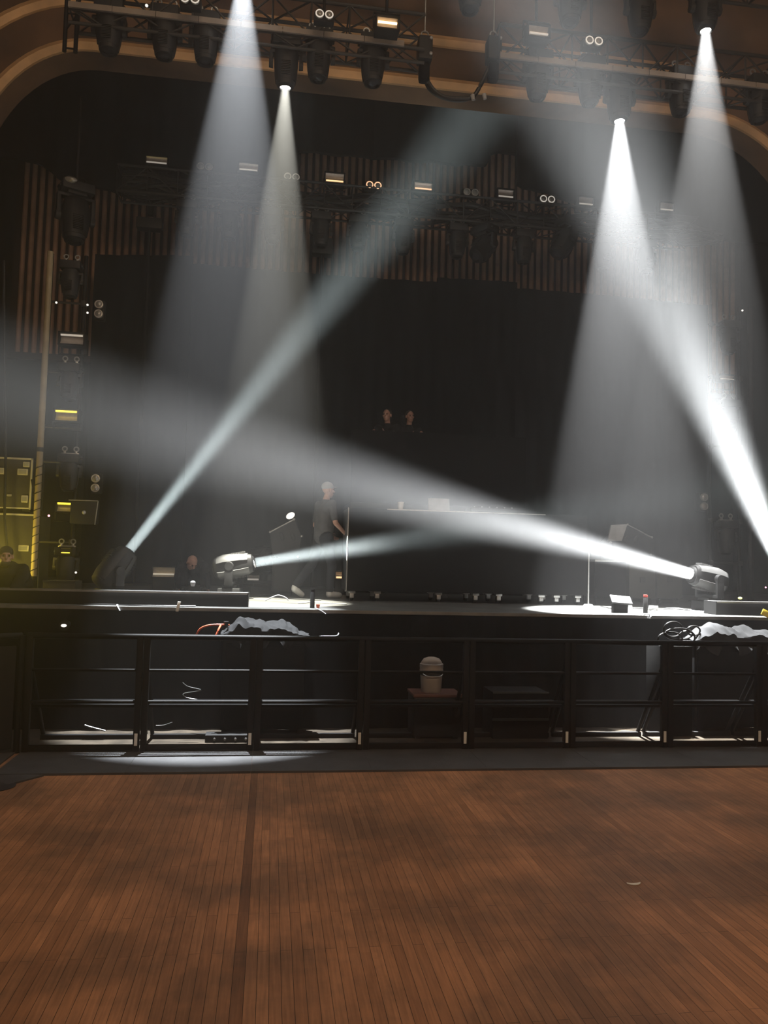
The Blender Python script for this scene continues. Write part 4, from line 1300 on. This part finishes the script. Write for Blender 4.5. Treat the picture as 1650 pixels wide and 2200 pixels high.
# bucket on a case
c = P(927,1487,8.95)
zcase = c.z
a, b = P(890,1500,8.8).x, P(992,1500,8.8).x
t = thing('tool_case', 'dark case with a reddish top under the white bucket', 'case', (c.x,8.8,0))
part('box', MB().bx((a,8.8,.03),(b,9.2,zcase-.035),.01), 'black_plastic', t)
part('lid', MB().bx((a-.01,8.79,zcase-.034),(b+.01,9.21,zcase),.008), 'case_red', t, label='reddish lid')
for sx in (a+.06,b-.06): part('foot', MB().bx((sx-.03,8.84,0),(sx+.03,9.16,.03)), 'rubber', t)
t = thing('bucket', 'white plastic bucket with a domed lid standing on the dark case', 'bucket', (c.x,8.98,zcase))
hB = P(927,1411,8.98).z-zcase
r_ = px2m(c,25)
mB = Matrix.Translation(Vector((c.x,8.98,zcase)))
part('pail', MB().lathe([(r_*.84,0),(r_*.86,.004),(r_*.95,hB*.48)], mB, 28), 'bucket', t)
part('band', MB().lathe([(r_*.95,hB*.48),(r_*.96,hB*.485),(r_*.965,hB*.545),(r_*.95,hB*.55)], mB, 28), 'bucket_band', t, label='dark band under the rim')
part('rim', MB().lathe([(r_*.95,hB*.55),(r_*1.0,hB*.56),(r_*1.02,hB*.62),(r_*1.0,hB*.66),(r_*1.02,hB*.7),(r_*1.02,hB*.8),(r_*.94,hB*.82)], mB, 28), 'bucket', t)
part('lid', MB().lathe([(r_*.92,hB*.8),(r_*.86,hB*.87),(r_*.68,hB*.95),(r_*.35,hB*.99),(.004,hB)], mB, 28), 'bucket', t)
mb = MB(); mb.tube([Vector((c.x-r_,8.97,zcase+hB*.6)),Vector((c.x-r_*.6,8.97-r_*1.0,zcase+hB*.5)),Vector((c.x+r_*.6,8.97-r_*1.0,zcase+hB*.5)),Vector((c.x+r_,8.97,zcase+hB*.6))],.005)
part('handle', mb, 'aluminium', t)
# low crate right of the bucket
a, b = P(1060,1500,8.8), P(1180,1500,8.8)
z1 = P(1120,1487,8.8).z; z2 = P(1120,1546,8.8).z
t = thing('low_crate', 'low dark crate with two pale edges right of the white bucket', 'crate', ((a.x+b.x)/2,8.8,0))
part('body', MB().bx((a.x,8.82,.0),(b.x,9.25,z1-.005),.01), 'matt_black', t)
part('top_edge', MB().bx((a.x,8.8,z1-.02),(b.x,8.819,z1),.004), 'cable_dim', t)
part('lower_edge', MB().bx((a.x,8.8,z2-.015),(b.x,8.819,z2+.01),.003), 'cable_dim', t)
# small gear box on the pit floor behind the second section
a, b = P(440,1600,8.75), P(540,1600,8.75)
z1 = P(490,1578,8.75).z
t = thing('stage_box', 'black cable box on the pit floor below the dark cloth', 'box', ((a.x+b.x)/2,8.75,0))
part('box', MB().bx((a.x,8.72,0),(b.x,8.9,z1),.01), 'black_plastic', t)
for k in range(4):
    part('socket', MB().cyl((a.x+.1+k*.11,8.721,z1-.04),(a.x+.1+k*.11,8.70,z1-.04),.012), 'aluminium', t)
# small glowing spot with a dark hood at the left
q = P(137,1344,9.2)
t = thing('glow_spot', 'small glowing spot under the stage lip at the left', 'lamp', (q.x,9.2,q.z))
part('glow_core', MB().sph(q,.022,14,(1.4,.8,.8)), 'dot_white', t)
part('hood', MB().cyl(q+Vector((0,.02,0)),q+Vector((0,.16,0)),.06,.04,16), 'black_metal', t)

# ------------------------------------------------------------------ cables and small things
def cable(label, pts, r, m, name='cable', group=None):
    return solo(name, MB().tube(pts, r, 7), m, label, 'cable', group)
FY = SY-.06
e = lambda x,y: P(x,y,FY)
def lip(x): return Vector((P(x,1305,SY+.08).x, SY+.1, SZ+.012))
cable('thin dark cable hanging over the stage lip at the left', [lip(252),lip(255)-Vector((0,.12,0)),e(259,1318),e(263,1345),e(267,1372)], .009, 'cable_grey')
cable('white ended cable hanging over the stage lip, third from left', [lip(385),lip(385)-Vector((0,.13,-.01)),e(382,1312),e(380,1335),e(381,1352)], .011, 'cable_grey')
solo('tape_tab', MB().box(e(383,1303)+Vector((0,-.012,0)),(.035,.012,.12),Matrix.Rotation(R_(12),4,'Y'),.004), 'tape_highlight_white', 'bright white tape tab over the stage lip', 'tape')
cable('long thin cable looping from the stage lip to the dark cloth', [lip(678),lip(682)-Vector((0,.14,0)),e(700,1320),e(716,1340),e(727,1358),P(722,1366,9.1),P(695,1367,9.05),P(668,1369,9.02)], .007, 'cable_grey')
cable('single cable hanging over the stage lip near the red-topped bottle', [lip(1386),lip(1389)-Vector((0,.14,0)),e(1397,1330),e(1402,1352),e(1404,1378)], .01, 'cable_grey')
cable('orange cable looping out of the dark cloth', [P(420,1366,9.1),P(432,1350,9.05),P(452,1343,9.03),P(478,1342,9.03),P(492,1343,9.1)], .011, 'cable_orange')
cable('short bright orange cable end at the left of the dark cloth', [P(464,1366,8.93),P(470,1352,8.95),P(474,1344,9.0)], .012, 'cable_orange')
q = P(486,1339,9.05)
solo('plug', MB().cyl(q-Vector((0,0,.05)),q+Vector((0,0,.02)),.02,.03,12), 'black_plastic', 'dark plug standing at the left end of the dark cloth', 'plug')
# coil at the right cloth
mb = MB()
for cx,cy,rx,ry in ((1446,1352,20,16),(1440,1372,26,14),(1475,1370,18,14),(1458,1362,30,12),(1490,1355,14,10)):
    pts = [P(cx+rx*math.cos(a),cy+ry*math.sin(a),8.97+.03*math.sin(a*1.0+cx)) for a in [2*math.pi*k/16 for k in range(17)]]
    mb.tube(pts,.011,7)
solo('cable_coil', mb, 'cable_black', 'glossy black coil of cable left of the pale cloth', 'cable')
zk = P(1460,1388,8.95).z
t = thing('amp_rack', 'dark rack in the pit that carries the black cable coil', 'rack', (P(1455,1400,8.95).x,8.9,0))
part('body', MB().bx((P(1422,1400,8.9).x,8.9,.0),(P(1488,1400,8.9).x,9.3,zk),.01), 'matt_black', t)
part('front_rail', MB().bx((P(1424,1400,8.9).x,8.885,zk-.03),(P(1486,1400,8.9).x,8.899,zk)), 'black_metal', t)
# pit cable near second section
cable('loose glinting cable on the pit step below the rail', [P(392,1466,8.8),P(404,1475,8.8),P(432,1483,8.82),P(395,1490,8.8),P(402,1499,8.78),P(432,1504,8.78)], .005, 'cable_dim')
cable('low glinting cable in the second barrier bay', [P(335,1559,8.8),P(352,1558,8.8),P(370,1552,8.8)], .005, 'cable_dim')
q = P(195,1562,8.9)
cable('dull green cable end in the first barrier bay', [P(182,1558,8.9),P(198,1563,8.9),P(226,1570,8.9)], .009, 'cable_dim')
# cables lying on the stage edge
for pts,m_,lab in (([(545,1283),(575,1280),(610,1285),(655,1288),(690,1289)],'cable_black','black cable lying along the bright stage edge between tray and bottle'),
                   ([(570,1290),(585,1283),(598,1279),(612,1283),(620,1290)],'cable_white','white cable arching up off the stage edge'),
                   ([(640,1296),(670,1294),(700,1296),(745,1298)],'cable_grey','grey cable along the stage edge near the black bottle'),
                   ([(1290,1302),(1320,1308),(1355,1306),(1400,1309),(1440,1308),(1490,1310),(1530,1306)],'cable_black','black cable wandering along the right stage edge'),
                   ([(1400,1312),(1450,1306),(1500,1313),(1560,1314),(1610,1316)],'cable_grey','grey cable along the right stage edge in front of the tray'),
                   ([(180,1297),(215,1298),(250,1299),(300,1301),(420,1302)],'cable_black','dark cable in front of the left tray')):
    w = []
    for k,(x,y) in enumerate(pts):
        p = G(x,y,SZ+.012)
        p.y = min(max(p.y,SY+.05),12.5)
        if 'arching' in lab: p = P(x,y,9.75); p.z = max(p.z,SZ+.012)
        w.append(p)
    cable(lab, w, .007, m_)
# bottle-like tubes on the edge
def tube_item(label, x, ytop, Y, r, top):
    q = P(x,ytop,Y)
    t = thing('bottle', label, 'bottle', (q.x,Y,SZ))
    part('body', MB().lathe([(r,0),(r*1.03,.01),(r*1.0,(q.z-SZ)*.85),(r*.9,(q.z-SZ)*.88)], Matrix.Translation(Vector((q.x,Y,SZ))), 16), 'black_plastic', t)
    part('cap', MB().lathe([(r*.95,(q.z-SZ)*.88),(r,(q.z-SZ)*.9),(r*.9,q.z-SZ)], Matrix.Translation(Vector((q.x,Y,SZ))), 16), top, t)
tube_item('slim black bottle on the stage edge left of the booth', 672, 1266, 9.9, .028, 'black_metal')
tube_item('black bottle with a red top on the right stage edge', 1387, 1278, 10.0, .03, 'red_plastic')
q = P(684,1294,9.85)
cup('small orange cup beside the slim black bottle', Vector((q.x,9.9,SZ)),.025,.045,'cable_orange')
q = P(1340,1300,10.0)
t = thing('floor_screen', 'small tilted floor screen with bright face on the right stage edge', 'screen', (q.x,10.0,SZ))
c = P(1334,1289,10.0)
part('panel', MB().box(c,(.28,.03,.15),Matrix.Rotation(R_(-52),4,'X') @ Matrix.Rotation(R_(6),4,'Y'),.006), 'black_plastic', t)
part('face', MB().box(c+Vector((0,-.0125,.01)),(.25,.006,.125),Matrix.Rotation(R_(-52),4,'X') @ Matrix.Rotation(R_(6),4,'Y'),.002), 'screen', t, label='bright screen face')
part('foot', MB().bx((c.x-.1,10.0,SZ),(c.x+.1,10.08,c.z-.02),.005), 'black_metal', t)
q = G(1298,1297,SZ)
solo('tape_block', MB().box(Vector((q.x,10.6,SZ+.035)),(.1,.1,.07),None,.01), 'pale_grey', 'small pale block beside the floor screen', 'block')
q = e(1646,1322)
solo('tape_tab', MB().box(q+Vector((0,-.01,.02)),(.14,.012,.08),Matrix.Rotation(R_(25),4,'Y'),.004), 'tape_yellow', 'yellow tape tab over the stage lip at the right edge', 'tape')
for x,y,m_,lab in ((1365,1285,'pale_grey','small round connector on the right stage edge'),):
    q = P(x,1300,10.0); solo('connector', MB().cyl((q.x,10.15,SZ),(q.x,10.15,SZ+.09),.035,.025,14), m_, lab, 'connector')
q = P(413,1266,9.95)
solo('small_lamp', MB().lathe([(.02,-.03),(.03,0),(.032,.02),(.02,.035),(.004,.04)], Matrix.Translation(Vector((q.x,10.0,P(413,1262,10.0).z))), 14), 'pale_grey', 'small round pale lamp on top of the left tray', 'lamp')
bpy.data.objects['small_lamp'].location.z = P(413,1266,9.85).z+.03
q = P(1590,1285,10.05)
solo('small_lamp', MB().sph(q,.022,12,(1.3,1,.7)), 'dot_yellow', 'small glowing yellow lamp above the right tray', 'lamp')
# white scrap on the wood floor
q = G(1364,1901)
mb = MB()
rr = []
for k in range(9):
    a = R_(-65+130*k/8)
    p = Vector((q.x+.05*math.sin(a)*1.0, q.y+.03-.03*math.cos(a), .002))
    w = .008*math.sin(math.pi*(k+.6)/9.2)+.002
    rr.append([p+Vector((0,-w,0)),p+Vector((0,w,.003)),p+Vector((0,w,.006)),p+Vector((0,-w,.004))])
solo('paper_scrap', mb.rings(rr,True), 'paper', 'small curled white scrap lying on the wood floor', 'scrap')

# ------------------------------------------------------------------ light
def area(name, loc, target, sx, sy, power, col):
    l = bpy.data.lights.new(name,'AREA'); l.shape = 'RECTANGLE'; l.size = sx; l.size_y = sy; l.energy = power; l.color = col
    o = bpy.data.objects.new(name,l); COL.objects.link(o); o.location = loc
    o.rotation_euler = (Vector(target)-Vector(loc)).to_track_quat('-Z','Y').to_euler()
    return o
area('house_lights', (1.5,3.0,13.5), (1.5,5.0,0), 12, 6, 195, (1,.75,.51))
area('rib_fill_light', (2.0,-3.5,8.2), (2,18,8.4), 8, 1, 560, (1,.72,.48))  # unseen warm fill added behind the camera to brighten the ribs
l = bpy.data.lights.new('wing_lamp','POINT'); l.energy = 55; l.color = (1,.76,.1); l.shadow_soft_size = .12
o = bpy.data.objects.new('wing_lamp',l); COL.objects.link(o); o.location = P(-45,1195,11.2)


# ------------------------------------------------------------------ haze
w = bpy.data.worlds.new('world'); sc.world = w; w.use_nodes = True
nt = w.node_tree
for n in list(nt.nodes):
    if n.type == 'BACKGROUND': n.inputs['Color'].default_value = (0,0,0,1)
out = [n for n in nt.nodes if n.type == 'OUTPUT_WORLD'][0]
vs = nt.nodes.new('ShaderNodeVolumeScatter')
vs.inputs['Color'].default_value = (.97,.98,1,1)
vs.inputs['Density'].default_value = .012
vs.inputs['Anisotropy'].default_value = .75
nt.links.new(vs.outputs[0], out.inputs['Volume'])

# ------------------------------------------------------------------ render look
cy = sc.cycles
cy.max_bounces = 4; cy.diffuse_bounces = 2; cy.glossy_bounces = 2; cy.transmission_bounces = 2; cy.volume_bounces = 1
cy.caustics_reflective = False; cy.caustics_refractive = False
cy.sample_clamp_indirect = 3
cy.use_denoising = True
vs_ = sc.view_settings
sc.display_settings.display_device = 'sRGB'
vs_.view_transform = 'Standard'; vs_.look = 'None'; vs_.exposure = 0; vs_.gamma = 1; vs_.use_curve_mapping = False
